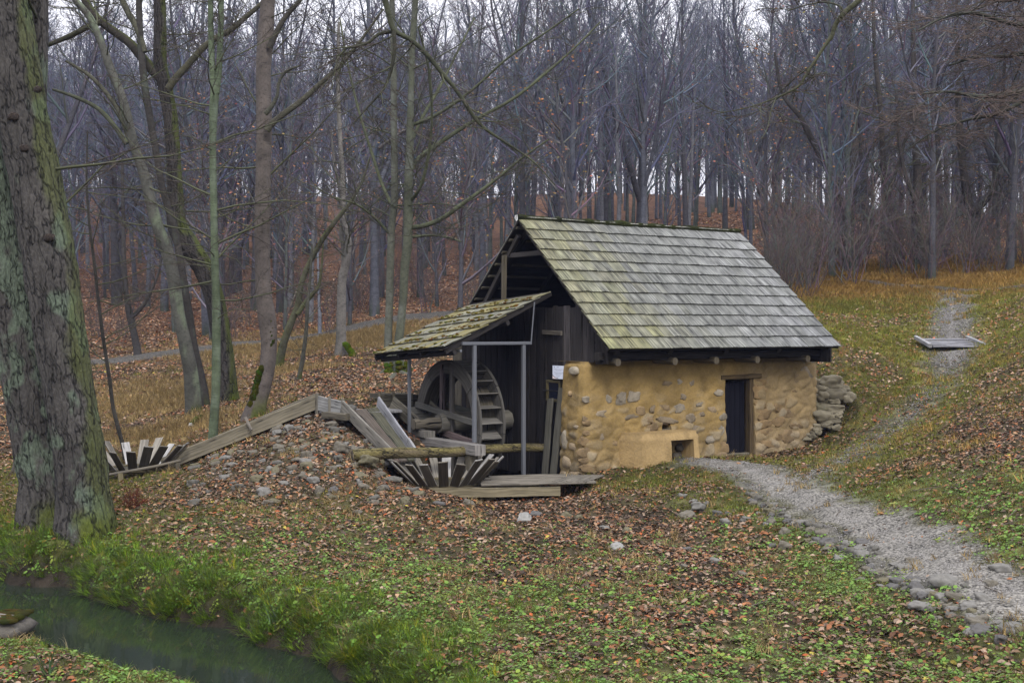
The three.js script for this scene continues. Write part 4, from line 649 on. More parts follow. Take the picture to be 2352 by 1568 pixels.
{
  const o = based('wheel_chute', 'short plank chute dropping from the head box towards the water wheel', 'flume', P(930, 935, 24.6));
  const a = P(900, 908, 24.7), b = P(957, 957, 24.2), bk = V(0.55, 0.02, -0.6);
  board(o, 'side_board', a, b, 0.3, 0.04, [0.8, 0.78, 0.68]); board(o, 'side_board', V().addVectors(a, bk), V().addVectors(b, bk), 0.3, 0.04, [0.8, 0.78, 0.68]);
  slab(o, 'floor', [V(a.x, a.y - 0.27, a.z), V(b.x, b.y - 0.27, b.z), V(b.x + bk.x, b.y - 0.27, b.z + bk.z), V(a.x + bk.x, a.y - 0.27, a.z + bk.z)], 0.03, [0.75, 0.75, 0.7]);
}
// ---------- stones ----------
const mat0 = mat(null, [1, 1, 1], { rough: 0.92, spec: 0.3 }); const stoneGeo = []; { const Rs = rng(77); for (let k = 0; k < 10; k++) stoneGeo.push(rock(Rs, 1, 0.48 + 0.3 * Rs(), 0.65 + 0.35 * Rs(), 0.45, [1, 1, 1], 3)); }
const stoneMats = [[0.105, 0.095, 0.076], [0.082, 0.078, 0.068], [0.13, 0.125, 0.114], [0.10, 0.09, 0.058], [0.08, 0.077, 0.074], [0.19, 0.187, 0.175]].map((c) => mat(null, c, { rough: 0.92, spec: 0.3 }));
function putStone(parent, x, z, s, R, sink = 0.35, y = null, mi = null) { const o = new THREE.Mesh(stoneGeo[Math.floor(R() * stoneGeo.length)], stoneMats[mi ?? Math.floor(R() * stoneMats.length)]); o.name = 'stone'; const b = origins.get(parent) ?? V(0, 0, 0); o.position.set(x - b.x, (y ?? H(x, z)) + s * 0.62 * (1 - sink * 2) - b.y, z - b.z); o.scale.setScalar(s); o.scale.y *= 0.8 + R() * 0.5; o.rotation.set((R() - 0.5) * 0.5, R() * 6.28, (R() - 0.5) * 0.5); parent.add(o); return o; }
{
  const o = based('stone_mound', 'mound of rounded field stones and leaves under the water channels', 'mound', G(650, 1020)); o.userData.kind = 'structure'; delete o.userData.category;
  const Rm = rng(401); let n = 0, tries = 0; const put = [];
  while (n < 250 && tries++ < 6000) {
    const px = 430 + Rm() * 560, py = 945 + Rm() * 215, top = 1085 - (px - 430) * 0.5; if (px < 720 && py < top - 12) continue; if (py < 950) continue; if (px > 895 && py < 1125) continue; if (py > 1100 && Rm() < 0.62) continue; if (px < 560 && py > 1090 && Rm() < 0.5) continue;
    const q = G(px, py), s = 0.045 + 0.09 * Math.pow(Rm(), 2); if (put.some((p) => Math.hypot(p.x - q.x, p.z - q.z) < (p.s + s) * 0.8)) continue; const [a, b] = millLocal(q.x, q.z); if (a > -2.7 && b > 1.0) continue;
    put.push({ x: q.x, z: q.z, s }); putStone(o, q.x, q.z, s, Rm, 0.42 + 0.1 * Rm(), null, [0, 3, 3, 0, 1, 2][Math.floor(Rm() * 6)]); n++;
  }
  for (const [px, py, s, m] of [[848, 1075, 0.2, 3], [895, 1085, 0.19, 4], [788, 1045, 0.17, 0], [880, 1062, 0.12, 1], [905, 1108, 0.12, 1], [855, 960, 0.15, 1], [800, 955, 0.16, 1], [760, 985, 0.13, 0], [590, 985, 0.17, 3], [640, 975, 0.14, 0]]) { const q = G(px, py); putStone(o, q.x, q.z, s, Rm, 0.12, null, m); }
}
{
  const o = based('stone_pile', 'pile of loose mossy field stones against the right end of the mill wall', 'stone pile', millWorld(6.6, 0.9, 0.6)), Rp = rng(88);
  for (const [zx, zy, w, h] of [[1890, 450, 105, 95], [2030, 440, 160, 85], [1940, 475, 100, 50], [1950, 530, 95, 65], [2040, 520, 130, 85], [2125, 535, 85, 70], [2030, 565, 95, 45], [1950, 582, 70, 55], [2030, 612, 150, 58], [1900, 545, 40, 75], [1960, 655, 140, 72], [1990, 692, 200, 44], [1920, 737, 85, 44], [1990, 728, 80, 50], [2050, 747, 80, 44], [1820, 800, 120, 62], [1880, 800, 55, 55], [1910, 772, 55, 44], [1905, 620, 50, 70], [2110, 480, 70, 50], [2070, 660, 60, 50], [1880, 690, 60, 60]]) {
    const X = (1350 + zx / 2.767) / 1.0884, Y = (800 + zy / 2.767) / 1.0884, d = 26.6 - (zy - 440) * 0.0022 + Rp() * 0.15, p = P(X, Y, d), sc = d / FOCAL / 2.767 / 1.0884;
    const m = new THREE.Mesh(rock(Rp, w * sc / 2 * 1.1, h * sc / 2 * 1.15, Math.min(w, h) * sc * 0.75, 0.5, ((k) => [0.21 * k, 0.185 * k, 0.13 * k])(0.5 + 0.5 * Rp()), 3), mat0); m.name = 'stone'; m.position.copy(p).sub(origins.get(o)); m.rotation.set(0, (Rp() - 0.5) * 0.6, (Rp() - 0.5) * 0.3); o.add(m);
  }
  for (let k = 0; k < 26; k++) { const p = millWorld(6.35 + Rp() * 0.9, 0.8 + Rp() * 0.9, 0); putStone(o, p.x, p.z, 0.16 + Rp() * 0.12, Rp, 0.1 + 0.2 * Rp(), H(p.x, p.z) + Math.max(0, 0.75 * (1 - (millLocal(p.x, p.z)[0] - 6.35) / 1.0)) * Rp(), 3); }
}
{   // stones edging the path
  const Rq = rng(55);
  const list = [[2490 / 1.0884, 1500 / 1.0884]];
  const zed = [[20, 310, 70], [95, 335, 60], [180, 350, 60], [40, 430, 120], [130, 405, 150], [255, 425, 90], [330, 415, 50], [310, 490, 90], [430, 490, 60], [450, 455, 70], [590, 490, 60], [620, 430, 60], [780, 495, 70], [920, 495, 130], [720, 555, 90], [900, 560, 80], [980, 560, 110], [1150, 575, 90], [630, 645, 70], [730, 650, 130], [910, 625, 50], [1005, 680, 100], [1140, 640, 90], [1220, 660, 90], [1250, 615, 120], [1325, 675, 120], [1090, 735, 90], [1230, 712, 130], [1360, 712, 90], [1280, 815, 80], [1360, 815, 90], [1470, 785, 90], [1540, 810, 140], [1590, 745, 120], [1240, 880, 90], [1410, 895, 100], [1470, 855, 90], [1600, 890, 110], [1640, 980, 150], [1820, 890, 220], [1880, 995, 140], [1540, 945, 90], [2070, 1040, 150], [1650, 1095, 170], [1770, 1175, 90], [1850, 1125, 90], [2010, 1135, 110], [2060, 1230, 190], [2120, 930, 120], [2190, 820, 160], [35, 790, 80], [250, 745, 100], [430, 840, 70], [40, 665, 80], [1960, 940, 90], [2230, 1060, 110], [2250, 1170, 120]];
  for (const [zx, zy, w] of zed) { const px = (1700 + zx / 2.735) / 1.0884, py = (1134 + zy / 2.735) / 1.0884, q = G(px, py), d = -q.z, s = w / 2.735 / 1.0884 * d / FOCAL / 2 * 0.95; putStone(pathObject, q.x, q.z, s, Rq, 0.42, null, [0, 1, 2, 2, 4, 0][Math.floor(Rq() * 6)]); }
  for (const [px, py, s] of [[765, 1130, 0.1], [950, 1130, 0.11], [1010, 1160, 0.09], [1080, 1165, 0.12], [1205, 1200, 0.13], [1300, 1188, 0.1], [1330, 1195, 0.09], [1390, 1215, 0.08], [1415, 1260, 0.1], [1440, 1225, 0.08], [1230, 1185, 0.09], [780, 1215, 0.07], [860, 1150, 0.1], [930, 1160, 0.09], [820, 1180, 0.08]]) { const q = G(px, py); putStone(pathObject, q.x, q.z, s, Rq, 0.4); }
}
{   // the low kerb of small field stones along the near side of the path
  const Rk = rng(66), c = new THREE.CatmullRomCurve3(PATH.map(([x, z]) => V(x, 0, z)), false, 'centripetal');
  for (let k = 0; k < 110; k++) { const f = lerp(0.12, 0.72, (k + Rk()) / 110), q = c.getPoint(f), t = c.getTangent(f), w = 0.55 + 0.42 * Rk() * Rk(); putStone(pathObject, q.x + t.z * w, q.z - t.x * w, 0.045 + 0.075 * Rk() * Rk(), Rk, 0.36, null, Math.floor(Rk() * 5)); }
}
{   // gravel grains, each a small chip
  const g = new THREE.IcosahedronGeometry(1, 0), Rg = rng(9), N = 34000, im = new THREE.InstancedMesh(g, mat(null, [1, 1, 1], { rough: 0.85 }), N), m4 = new THREE.Matrix4(), q4 = new THREE.Quaternion(), e = new THREE.Euler(), col = new THREE.Color(); im.material.vertexColors = false;
  const c1 = new THREE.CatmullRomCurve3(PATH.map(([x, z]) => V(x, 0, z))), c2 = new THREE.CatmullRomCurve3(TRACK.map(([x, z]) => V(x, 0, z)));
  for (let k = 0; k < N; k++) {
    const tr = Rg() < 0.36, c = tr ? c2 : c1, f = tr ? (Rg() < 0.72 ? 0.6 + 0.4 * Rg() : Rg()) : Math.pow(Rg(), 0.9), p = c.getPoint(f), w = (Rg() + Rg() - 1) * (tr ? 0.75 : 0.8), a = Rg() * 6.283, x = p.x + Math.cos(a) * w, z = p.z + Math.sin(a) * w, s = (tr ? 0.011 : 0.005) + 0.008 * Rg(), v = (0.09 + 0.14 * Rg()) * (tr ? 0.85 : 1);
    m4.compose(V(x, H(x, z) + s * 0.4 + 0.012, z), q4.setFromEuler(e.set(Rg() * 6, Rg() * 6, Rg() * 6)), V(s, s * 0.7, s)); im.setMatrixAt(k, m4); im.setColorAt(k, col.setRGB(v * 1.03, v * 0.98, v * 0.92));
  }
  im.name = 'gravel'; im.userData = { label: 'loose gravel chips scattered over the footpath', kind: 'stuff' }; scene.add(im);
}
// ---------- plank bridge on the upper path, lamp post, slab by the stream ----------
{
  const c = G(2183, 800), o = based('plank_bridge', 'small plank bridge with side timbers on the upper gravel path', 'bridge', c), d = -c.z, hw = 58 / FOCAL * d, top = (z) => Math.max(H(c.x - hw * 0.8, z), H(c.x, z), H(c.x + hw * 0.8, z)) + 0.012;
  for (let k = 0; k < 5; k++) { const z = c.z + 0.5 - k * 0.25; part('plank', new MB().beam(V(c.x - hw, top(z), z), V(c.x + hw, top(z), z), 0.255, 0.05, V(0, 1, 0), { R, worn: 0.012, col: [rr(0.8, 1)].flatMap((v) => [v, v, v * 1.06]) }), M.paleWood, o); }
  for (const s of [-1, 1]) part('side_timber', new MB().beam(V(c.x + s * (hw + 0.06), top(c.z + 0.55) + 0.02, c.z + 0.58), V(c.x + s * (hw + 0.02), top(c.z - 0.6) + 0.02, c.z - 0.62), 0.09, 0.1, V(0, 1, 0), { R, worn: 0.012 }), M.paleWood, o);
}
{
  const b = G(734, 769), o = based('lamp_post', 'pale grey metal lamp post beside the road behind the curved tree', 'lamp post', b);
  part('pole', new MB().tube([V(b.x, b.y - 0.2, b.z), V(b.x, b.y + 0.9, b.z), V(b.x - 0.02, b.y + 0.95, b.z), V(b.x - 0.08, b.y + 3.4, b.z)], [0.085, 0.08, 0.062, 0.04], 10, { cap: true, col: [1.15, 1.18, 1.25] }), M.steel, o);
  part('lantern', new MB().tube([V(b.x - 0.08, b.y + 3.38, b.z), V(b.x - 0.08, b.y + 3.44, b.z), V(b.x - 0.09, b.y + 3.62, b.z), V(b.x - 0.09, b.y + 3.68, b.z)], [0.05, 0.1, 0.14, 0.03], 10, { cap: true, col: [0.5, 0.5, 0.52] }), M.steel, o);
}
{
  const b = P(20, 1452, 13.6), o = based('stone_slab', 'thick mossy stone slab at the near edge of the stream', 'stone slab', V(b.x, WATER - 0.1, b.z));
  { const m = part('slab', rock(rng(8), 0.52, 0.17, 0.36, 0.22, [0.17, 0.155, 0.135]), M.stone, o); m.position.set(-0.28, 0.2, 0); }
  const mb = new MB(), Rl = rng(3); for (let k = 0; k < 110; k++) lump(mb, V(b.x - 0.68 + Rl() * 0.8, WATER + 0.235, b.z - 0.26 + Rl() * 0.52), 0.05 + 0.04 * Rl(), 0.03, 0.05 + 0.03 * Rl(), [0.11, 0.095, 0.022].map((v) => v * (0.7 + 0.7 * Rl()))); part('moss', mb, M.moss, o).userData.kind = 'stuff';
}
// ---------- trees ----------
const W3 = V(0, 1, 0);
function perp(d, R) { const v = V(R() - 0.5, R() - 0.5, R() - 0.5); return v.addScaledVector(d, -v.dot(d)).normalize(); }
// a limb with its side branches and twigs, grown into mb (levels: 2 limb, 1 branch, 0 twig)
const SEG = [2, 4, 6, 8], SIDES = [3, 3, 4, 6];
function grow(mb, p0, dir, len, r, lev, R, o) {
  const n = SEG[lev], pts = [p0.clone()], rad = [r], d = dir.clone(), st = len / n, kids = o.kids[lev] ?? 0, wig = o.wig ?? 0.22;
  const upw = (o.up ?? [0, 0.02, 0.05, 0.05])[lev];
  for (let k = 1; k <= n; k++) { d.x += (R() - 0.5) * wig; d.z += (R() - 0.5) * wig; d.y += (R() - 0.5) * wig + upw - (o.droop ?? 0) * (lev > 0 ? 0.02 : 0.05); d.normalize(); pts.push(pts[k - 1].clone().addScaledVector(d, st)); rad.push(Math.max(o.min, r * (1 - 0.86 * k / n))); }
  mb.tube(pts, rad, SIDES[lev], { col: typeof o.col === 'function' ? o.col(lev, R) : o.col });
  sprout(mb, pts, rad, len, lev, R, o, 0.16, kids);
  return pts;
}
function sprout(mb, pts, rad, len, lev, R, o, from, kids) {
  if (lev < 1) return; const n = pts.length - 1;
  let az = R() * 6.28;
  for (let k = 0; k < kids; k++) {
    const t = from + (1 - from) * (k + R()) / kids, f = Math.min(n - 1e-4, t * n), i = Math.floor(f), p = V().lerpVectors(pts[i], pts[i + 1], f - i), d = V().subVectors(pts[i + 1], pts[i]).normalize();
    let s; if (o.flat) { s = V().crossVectors(d, W3).normalize().multiplyScalar(k % 2 ? 1 : -1).addScaledVector(perp(d, R), 0.5).normalize(); } else { az += 2.4 + R() * 0.6; const a = perp(d, R), b = V().crossVectors(d, a); s = a.multiplyScalar(Math.cos(az)).addScaledVector(b, Math.sin(az)); }
    const ang = lerp(0.5, 0.95, R()), dir = d.multiplyScalar(Math.cos(ang)).addScaledVector(s, Math.sin(ang));
    const L = (o.kidLen ?? 0.42) * len * lerp(1.15, 0.5, t) * lerp(0.7, 1.25, R());
    grow(mb, p, dir, L, Math.max(o.min, Math.min(lerp(rad[i], rad[i + 1], f - i) * 0.62, L * 0.016)), lev - 1, R, o);
  }
}
const barkCol = (c, v = 0.2) => (q, n, t) => { const m = 1 + v * 1.6 * fbm(q.x * 2.5, q.y * 1.2, q.z * 2.5, 3); return c.map((e) => e * m); };
// a forest tree in its own axes, foot at the origin: trunk mesh and crown mesh
function forestTree(seed, { h, r, c, tw, limbs, first, lean = 0, fork = 0, spread = 1, kids = [0, 5, 8], len = 0.24, leaves = 0 }) {
  const R = rng(seed), trunk = new MB(), crown = new MB(), ctrl = [], lx = (R() - 0.5) * lean, lz = (R() - 0.5) * lean;
  for (let k = 0; k <= 7; k++) { const t = k / 7; ctrl.push([V(lx * h * t * t + (R() - 0.5) * 0.03 * h * t * (k < 7 ? 1 : 1), h * t - 0.25 * (k === 0), lz * h * t * t + (R() - 0.5) * 0.03 * h * t), r * (k === 0 ? 1.35 : 1) * lerp(1, 0.13, Math.pow(t, 1.15))]); }
  const [pts, rad] = curve(ctrl, 18); const cf = barkCol(c, 0.25);
  trunk.tube(pts, rad, 8, { colFn: (q, n, t) => { const m = smooth(0.045, 0.0, t) * smooth(-0.1, 0.5, fbm(n.x * 2 + seed, q.y, n.z * 2, 2) + 0.2); const b = cf(q, n, t); return [lerp(b[0], 0.05, m), lerp(b[1], 0.07, m), lerp(b[2], 0.015, m)]; } });
  const forkAt = fork ? [pts.slice(Math.floor(18 * fork))] : [];
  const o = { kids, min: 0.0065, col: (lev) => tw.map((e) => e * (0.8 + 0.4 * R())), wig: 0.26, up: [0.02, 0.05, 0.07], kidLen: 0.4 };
  if (fork) { const i = Math.floor(18 * fork), d = V().subVectors(pts[i + 1], pts[i]).normalize(), s = perp(d, R), ff = []; let p = pts[i].clone(), dd = d.multiplyScalar(0.86).addScaledVector(s, 0.5).normalize(); for (let k = 0; k <= 8; k++) { ff.push([p.clone(), lerp(rad[i] * 0.75, 0.02, k / 8)]); dd.addScaledVector(W3, 0.12).normalize(); p.addScaledVector(dd, (h - pts[i].y) / 8 * 0.95); dd.x += (R() - 0.5) * 0.12; dd.z += (R() - 0.5) * 0.12; } const [fp, fr] = curve(ff, 12); trunk.tube(fp, fr, 7, { colFn: cf }); for (let k = 0; k < limbs * 0.45; k++) limb(fp, fr, 0.25 + 0.73 * (k + R()) / (limbs * 0.45)); }
  function limb(P, Rd, t) {
    const f = Math.min(P.length - 1.01, t * (P.length - 1)), i = Math.floor(f), p = V().lerpVectors(P[i], P[i + 1], f - i), a = R() * 6.283, el = lerp(0.45, 1.25, R()), dir = V(Math.cos(a) * Math.cos(el), Math.sin(el), Math.sin(a) * Math.cos(el)), L = h * len * spread * lerp(1.15, 0.45, t) * lerp(0.6, 1.2, R());
    grow(crown, p, dir, L, Math.min(Rd[i] * 0.6, L * 0.017 + 0.006), 2, R, o);
  }
  for (let k = 0; k < limbs; k++) limb(pts, rad, first + (0.985 - first) * Math.pow((k + R()) / limbs, 0.85));
  for (let k = 0; k < leaves; k++) {   // dead leaves that still hang on
    const q = Math.floor(R() * crown.count), p = V(crown.p[q * 3], crown.p[q * 3 + 1] - 0.02, crown.p[q * 3 + 2]); if (p.y > h * 0.75) continue; const s = 0.035 + 0.03 * R(), u = perp(W3, R).multiplyScalar(s), w = V(0, -1, 0).addScaledVector(perp(W3, R), 0.6).multiplyScalar(s), nn = V().crossVectors(u, w).normalize(), cc = [0.30, 0.17, 0.085].map((v) => v * (0.7 + 0.6 * R()));
    crown.quad(...[p, V().addVectors(p, u).addScaledVector(w, 0.5), V().addVectors(p, w), V().subVectors(p, u).addScaledVector(w, 0.5)].map((v) => crown.vert(v, nn, 0, 0, cc)));
  }
  return { trunk: trunk.geo(), crown: crown.geo(), leafy: leaves };
}
const GREYB = [0.105, 0.112, 0.138], BROWNB = [0.072, 0.071, 0.082], GREENB = [0.092, 0.106, 0.098], PALEB = [0.18, 0.185, 0.205], TW = [0.108, 0.113, 0.145], TW2 = [0.09, 0.096, 0.12], TWR = [0.115, 0.105, 0.112];  // blue of the haze mixed into the bark and twig colours
const KINDS = [
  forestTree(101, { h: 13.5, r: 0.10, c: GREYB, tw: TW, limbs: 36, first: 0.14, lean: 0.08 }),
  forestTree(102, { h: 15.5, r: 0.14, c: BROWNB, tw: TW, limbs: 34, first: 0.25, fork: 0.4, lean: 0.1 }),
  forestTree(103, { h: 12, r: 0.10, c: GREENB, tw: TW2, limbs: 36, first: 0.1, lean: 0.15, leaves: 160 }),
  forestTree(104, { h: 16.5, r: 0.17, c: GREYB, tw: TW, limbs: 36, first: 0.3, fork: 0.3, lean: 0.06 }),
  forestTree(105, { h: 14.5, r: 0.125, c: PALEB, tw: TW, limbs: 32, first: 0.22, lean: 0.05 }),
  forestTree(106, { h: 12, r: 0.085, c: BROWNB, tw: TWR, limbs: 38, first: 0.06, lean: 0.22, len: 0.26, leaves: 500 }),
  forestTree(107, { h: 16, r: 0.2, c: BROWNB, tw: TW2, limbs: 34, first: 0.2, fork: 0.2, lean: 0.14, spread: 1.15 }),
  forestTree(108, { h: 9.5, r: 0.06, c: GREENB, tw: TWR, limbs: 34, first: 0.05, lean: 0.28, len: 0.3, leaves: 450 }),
];
const kindThings = [];
function plantTree(kind, x, z, s, turn, label, group, tilt = 0) {
  let t;
  if (!kindThings[kind]) { t = thing('bare_tree', label, 'tree'); part('trunk', KINDS[kind].trunk, M.smoothBark, t); part('crown', KINDS[kind].crown, M.twig, t); kindThings[kind] = t; }
  else { t = kindThings[kind].clone(); t.name = numbered('bare_tree'); scene.add(t); t.userData = { label, category: 'tree', group }; }
  t.userData.label = label; t.userData.group = group; t.position.copy(onGround(x, z, -0.05)); t.rotation.set(tilt * 0.6, turn, tilt); t.scale.set(s, s * 1, s); return t;
}
// ---------- the trees that stand out, each drawn from its own course ----------
const MOSS = [0.075, 0.095, 0.012];
function heroTrunk(o, name, ctrl, d, { n = 40, sides = 18, c, lichen = null, mossBase = 0, mossSide = 0, relief = 0.06, fine = false, seed = 1, material = M.smoothBark, zoff = null, flare = 0 }) {
  const cc = ctrl.map(([x, y, hw], k) => { const dd = (typeof d === 'function' ? d(k / (ctrl.length - 1)) : d), p = P(x, y, dd); return [p, hw / FOCAL * dd]; });
  const foot = cc[0][0]; const gy = H(foot.x, foot.z); if (mossBase || flare) { foot.y = Math.min(foot.y, gy + 0.05); cc.unshift([V(foot.x + (foot.x - cc[1][0].x) * 0.15, foot.y - 0.35, foot.z), cc[0][1] * 1.12]); }
  const [pts, rad] = curve(cc, n), y0 = foot.y, mb = new MB(), L = rad[0];
  mb.tube(pts, rad, sides, {
    disp: (a, l, t, nn) => { const root = flare ? flare * Math.exp(-Math.max(0, l - 0.3) * 1.6 / (L * 3)) * (0.35 + 0.65 * Math.max(0, Math.cos(a * 3 + seed + 0.8 * Math.sin(l)))) : 0; const big = 0.09 * vnoise(nn.x * 1.6 + seed, l * 0.8, nn.z * 1.6); const rid = fine ? relief * (Math.abs(fbm(Math.cos(a) * 7 + seed, l * 1.7, Math.sin(a) * 7, 3)) * 3 - 0.45) : relief * vnoise(nn.x * 4 + seed, l * 2.2, nn.z * 4); return 1 + big + rid + root; },
    colFn: (q, nn, t, l) => {
      const m = 1 + 0.5 * fbm(q.x * 3 + seed, q.y * 1.5, q.z * 3, 3); let b = c.map((v) => v * m);
      const mix = (k, f) => { b = b.map((v, e) => lerp(v, k[e], clamp(f))); };
      if (lichen) mix(lichen.c, smooth(lichen.at ?? 0.0, (lichen.at ?? 0) + 0.22, fbm(q.x * 3.2 + seed * 3, q.y * 2.1, q.z * 3.2, 4) + lichen.side * nn.x - 0.05) * lichen.k);
      if (mossBase) mix(MOSS, smooth(mossBase, 0, q.y - y0 + 0.3 * fbm(q.x * 5, q.y * 3, q.z * 5, 2)) * smooth(-0.3, 0.35, nn.x * 0.8 + fbm(nn.x * 3 + seed, q.y * 2, nn.z * 3, 2)));
      if (mossSide) mix(MOSS, smooth(0.45, 0.8, nn.x * Math.sign(mossSide) * 0.9 + nn.y * 0.5 + 0.6 * fbm(q.x * 4, q.y * 1.5, q.z * 4, 3)) * Math.abs(mossSide));
      return b;
    },
  });
  part(name, mb, material, o, true); return { pts, rad };
}
function limbPath(o, name, ctrl, d, opt) { return heroTrunk(o, name, ctrl, d, { n: 22, sides: 9, relief: 0.05, ...opt }); }
const heroOpt = (c, o = {}) => ({ kids: [0, 5, 7, 7], min: 0.0045, col: c, wig: 0.42, up: [0, 0.015, 0.03, 0.03], kidLen: 0.45, flat: true, ...o });
function spray(mb, T, list, R, o) {   // limbs off a trunk: [fraction, azimuth in degrees (0 right, 90 away), elevation, length]
  for (const [f, az, el, len, lev = 2] of list) { const i = Math.min(T.pts.length - 2, Math.floor(f * (T.pts.length - 1))), a = az / 57.3, e = el / 57.3; grow(mb, T.pts[i], V(Math.cos(a) * Math.cos(e), Math.sin(e), -Math.sin(a) * Math.cos(e)), len, Math.min(T.rad[i] * 0.5, 0.005 + len * 0.0065), lev, R, o); }
}
const ring = (R, n, f0, f1, l0, l1, e0, e1) => Array.from({ length: n }, (_, k) => [lerp(f0, f1, (k + R()) / n), R() * 360, lerp(e0, e1, R()), lerp(l0, l1, R())]);
const TWIGC = (lev, R) => { const k = 0.8 + 0.4 * R(); return lev > 1 ? [0.062 * k, 0.066 * k, 0.04 * k] : [0.055 * k, 0.046 * k, 0.04 * k]; };
{   // the big double trunk on the left
  const R = rng(501), o = based('old_tree', 'massive double trunked old tree with cracked bark and green lichen by the stream', 'tree', G(180, 1215));
  const lich = { c: [0.115, 0.15, 0.108], k: 0.8, side: 0.16, at: 0.16 }, opt = { n: 330, sides: 110, c: [0.066, 0.061, 0.057], lichen: lich, relief: 0.065, fine: true, material: M.bark, mossBase: 0.5, flare: 0.32 };
  const A = heroTrunk(o, 'trunk', [[196, 1225, 62], [188, 1150, 54], [180, 1042, 52], [158, 900, 53], [141, 787, 55], [120, 650, 57], [98, 521, 56], [78, 400, 54], [50, 266, 54], [28, 130, 53], [8, 0, 52], [-18, -160, 48], [-60, -400, 40]], 17.2, { ...opt, seed: 2, mossSide: 0.5 });
  const B = heroTrunk(o, 'trunk', [[104, 1198, 52], [93, 1100, 44], [80, 1042, 44], [58, 900, 47], [36, 787, 48], [14, 650, 48], [-6, 521, 46], [-36, 350, 45], [-76, 150, 42], [-120, -100, 36], [-150, -350, 30]], 17.75, { ...opt, seed: 7, sides: 90, lichen: { ...lich, side: 0.25, at: -0.05 } });
  const C = heroTrunk(o, 'limb', [[64, 420, 30], [80, 240, 25], [87, 110, 22], [88, 0, 21], [84, -160, 17], [80, -350, 12]], 17.6, { ...opt, seed: 11, sides: 60, n: 120, mossBase: 0, flare: 0 });
  const crown = new MB(), ho = heroOpt(TWIGC);
  spray(crown, A, [...ring(R, 7, 0.86, 0.99, 2, 3.5, 10, 60), [0.55, 10, 25, 2.4], [0.62, -20, 12, 3.2]], R, ho); spray(crown, C, ring(R, 6, 0.5, 0.98, 1.5, 3, 0, 60), R, ho);
  part('crown', crown, M.twig, o);
  // burrs
  for (const [x, y, s] of [[30, 268, 0.085], [85, 205, 0.06], [112, 545, 0.075], [55, 340, 0.07]]) { const p = P(x, y, 16.86), m = new MB(); lump(m, p, s, s * 0.8, s * 0.7, [0.09, 0.07, 0.06]); part('burr', m, M.bark, o, true); }
}
{   // the dark bent tree with two mossy limbs
  const R = rng(502), d = 29.5, o = based('bent_tree', 'dark tree bending left at mid height with two mossy forking limbs', 'tree', G(520, 924));
  const T = heroTrunk(o, 'trunk', [[520, 926, 27], [509, 787, 22], [492, 687, 22], [470, 621, 23], [436, 568, 24], [408, 521, 23], [403, 470, 19], [400, 400, 17], [390, 266, 16], [378, 199, 16.5], [368, 150, 15], [367, 70, 14], [366, 0, 13], [362, -150, 10], [365, -320, 6]], d, { c: [0.05, 0.045, 0.042], n: 120, sides: 26, fine: true, relief: 0.05, mossBase: 0.5, mossSide: 0.75, seed: 3, material: M.bark, flare: 0.2 });
  const A = limbPath(o, 'limb', [[372, 182, 13], [346, 157, 12], [299, 100, 11], [262, 72, 10], [232, 50, 9.5], [205, 20, 9], [190, -10, 9], [160, -120, 6]], d, { c: [0.05, 0.045, 0.036], mossSide: 0.7, seed: 4 });
  const A2 = limbPath(o, 'limb', [[232, 50, 7], [200, 62, 6.5], [160, 82, 6], [110, 103, 5], [60, 120, 3]], d - 0.3, { c: [0.06, 0.06, 0.035], mossSide: 0.8, seed: 5 });
  const B = limbPath(o, 'limb', [[385, 205, 9], [402, 180, 9], [425, 155, 8], [478, 98, 7], [530, 68, 7], [565, 38, 6], [600, 8, 5], [650, -40, 3]], d - 0.4, { c: [0.065, 0.062, 0.04], mossSide: 0.9, seed: 6 });
  const crown = new MB(), ho = heroOpt(TWIGC);
  for (const [t, n, l] of [[A, 9, 2.2], [A2, 6, 1.4], [B, 9, 2]]) spray(crown, t, ring(R, n, 0.2, 0.98, l * 0.5, l, -20, 60), R, ho);
  spray(crown, T, [...ring(R, 8, 0.75, 0.99, 1.5, 3, 0, 60), [0.4, 200, -5, 3], [0.45, 20, 0, 3], [0.33, -10, -5, 2.5], [0.5, 190, 5, 3.2]], R, ho);
  part('crown', crown, M.twig, o);
}
{   // leaning tree patched with lichen, and its darker companion
  const R = rng(503), d = 28.2, o = based('leaning_tree', 'slender tree leaning left with pale lichen patches, left of the bent tree', 'tree', G(445, 955));
  const T = heroTrunk(o, 'trunk', [[446, 957, 19], [437, 853, 15.5], [427, 803, 15], [409, 720, 14], [400, 654, 14], [386, 587, 14], [362, 521, 13.5], [346, 465, 13], [330, 400, 12], [307, 332, 11], [282, 232, 10], [256, 166, 9.5], [232, 100, 8.5], [206, 40, 8], [165, -10, 7], [120, -100, 5]], d, { c: [0.085, 0.085, 0.072], lichen: { c: [0.15, 0.18, 0.12], k: 0.8, side: 0.1, at: 0.1 }, n: 110, sides: 20, mossBase: 0.4, seed: 8, flare: 0.15 });
  const crown = new MB(), ho = heroOpt(TWIGC);
  limbPath(o, 'limb', [[296, 315, 7], [272, 255, 6], [236, 205, 5], [200, 170, 4.5], [150, 140, 3]], d, { c: [0.07, 0.07, 0.05], seed: 9 });
  limbPath(o, 'limb', [[290, 330, 6], [262, 290, 5.5], [225, 250, 5], [170, 222, 4], [120, 205, 3]], d - 0.5, { c: [0.06, 0.065, 0.045], seed: 10, mossSide: 0.4 });
  spray(crown, T, [...ring(R, 16, 0.4, 0.98, 1.3, 2.8, -10, 50)], R, ho); part('crown', crown, M.twig, o);
}
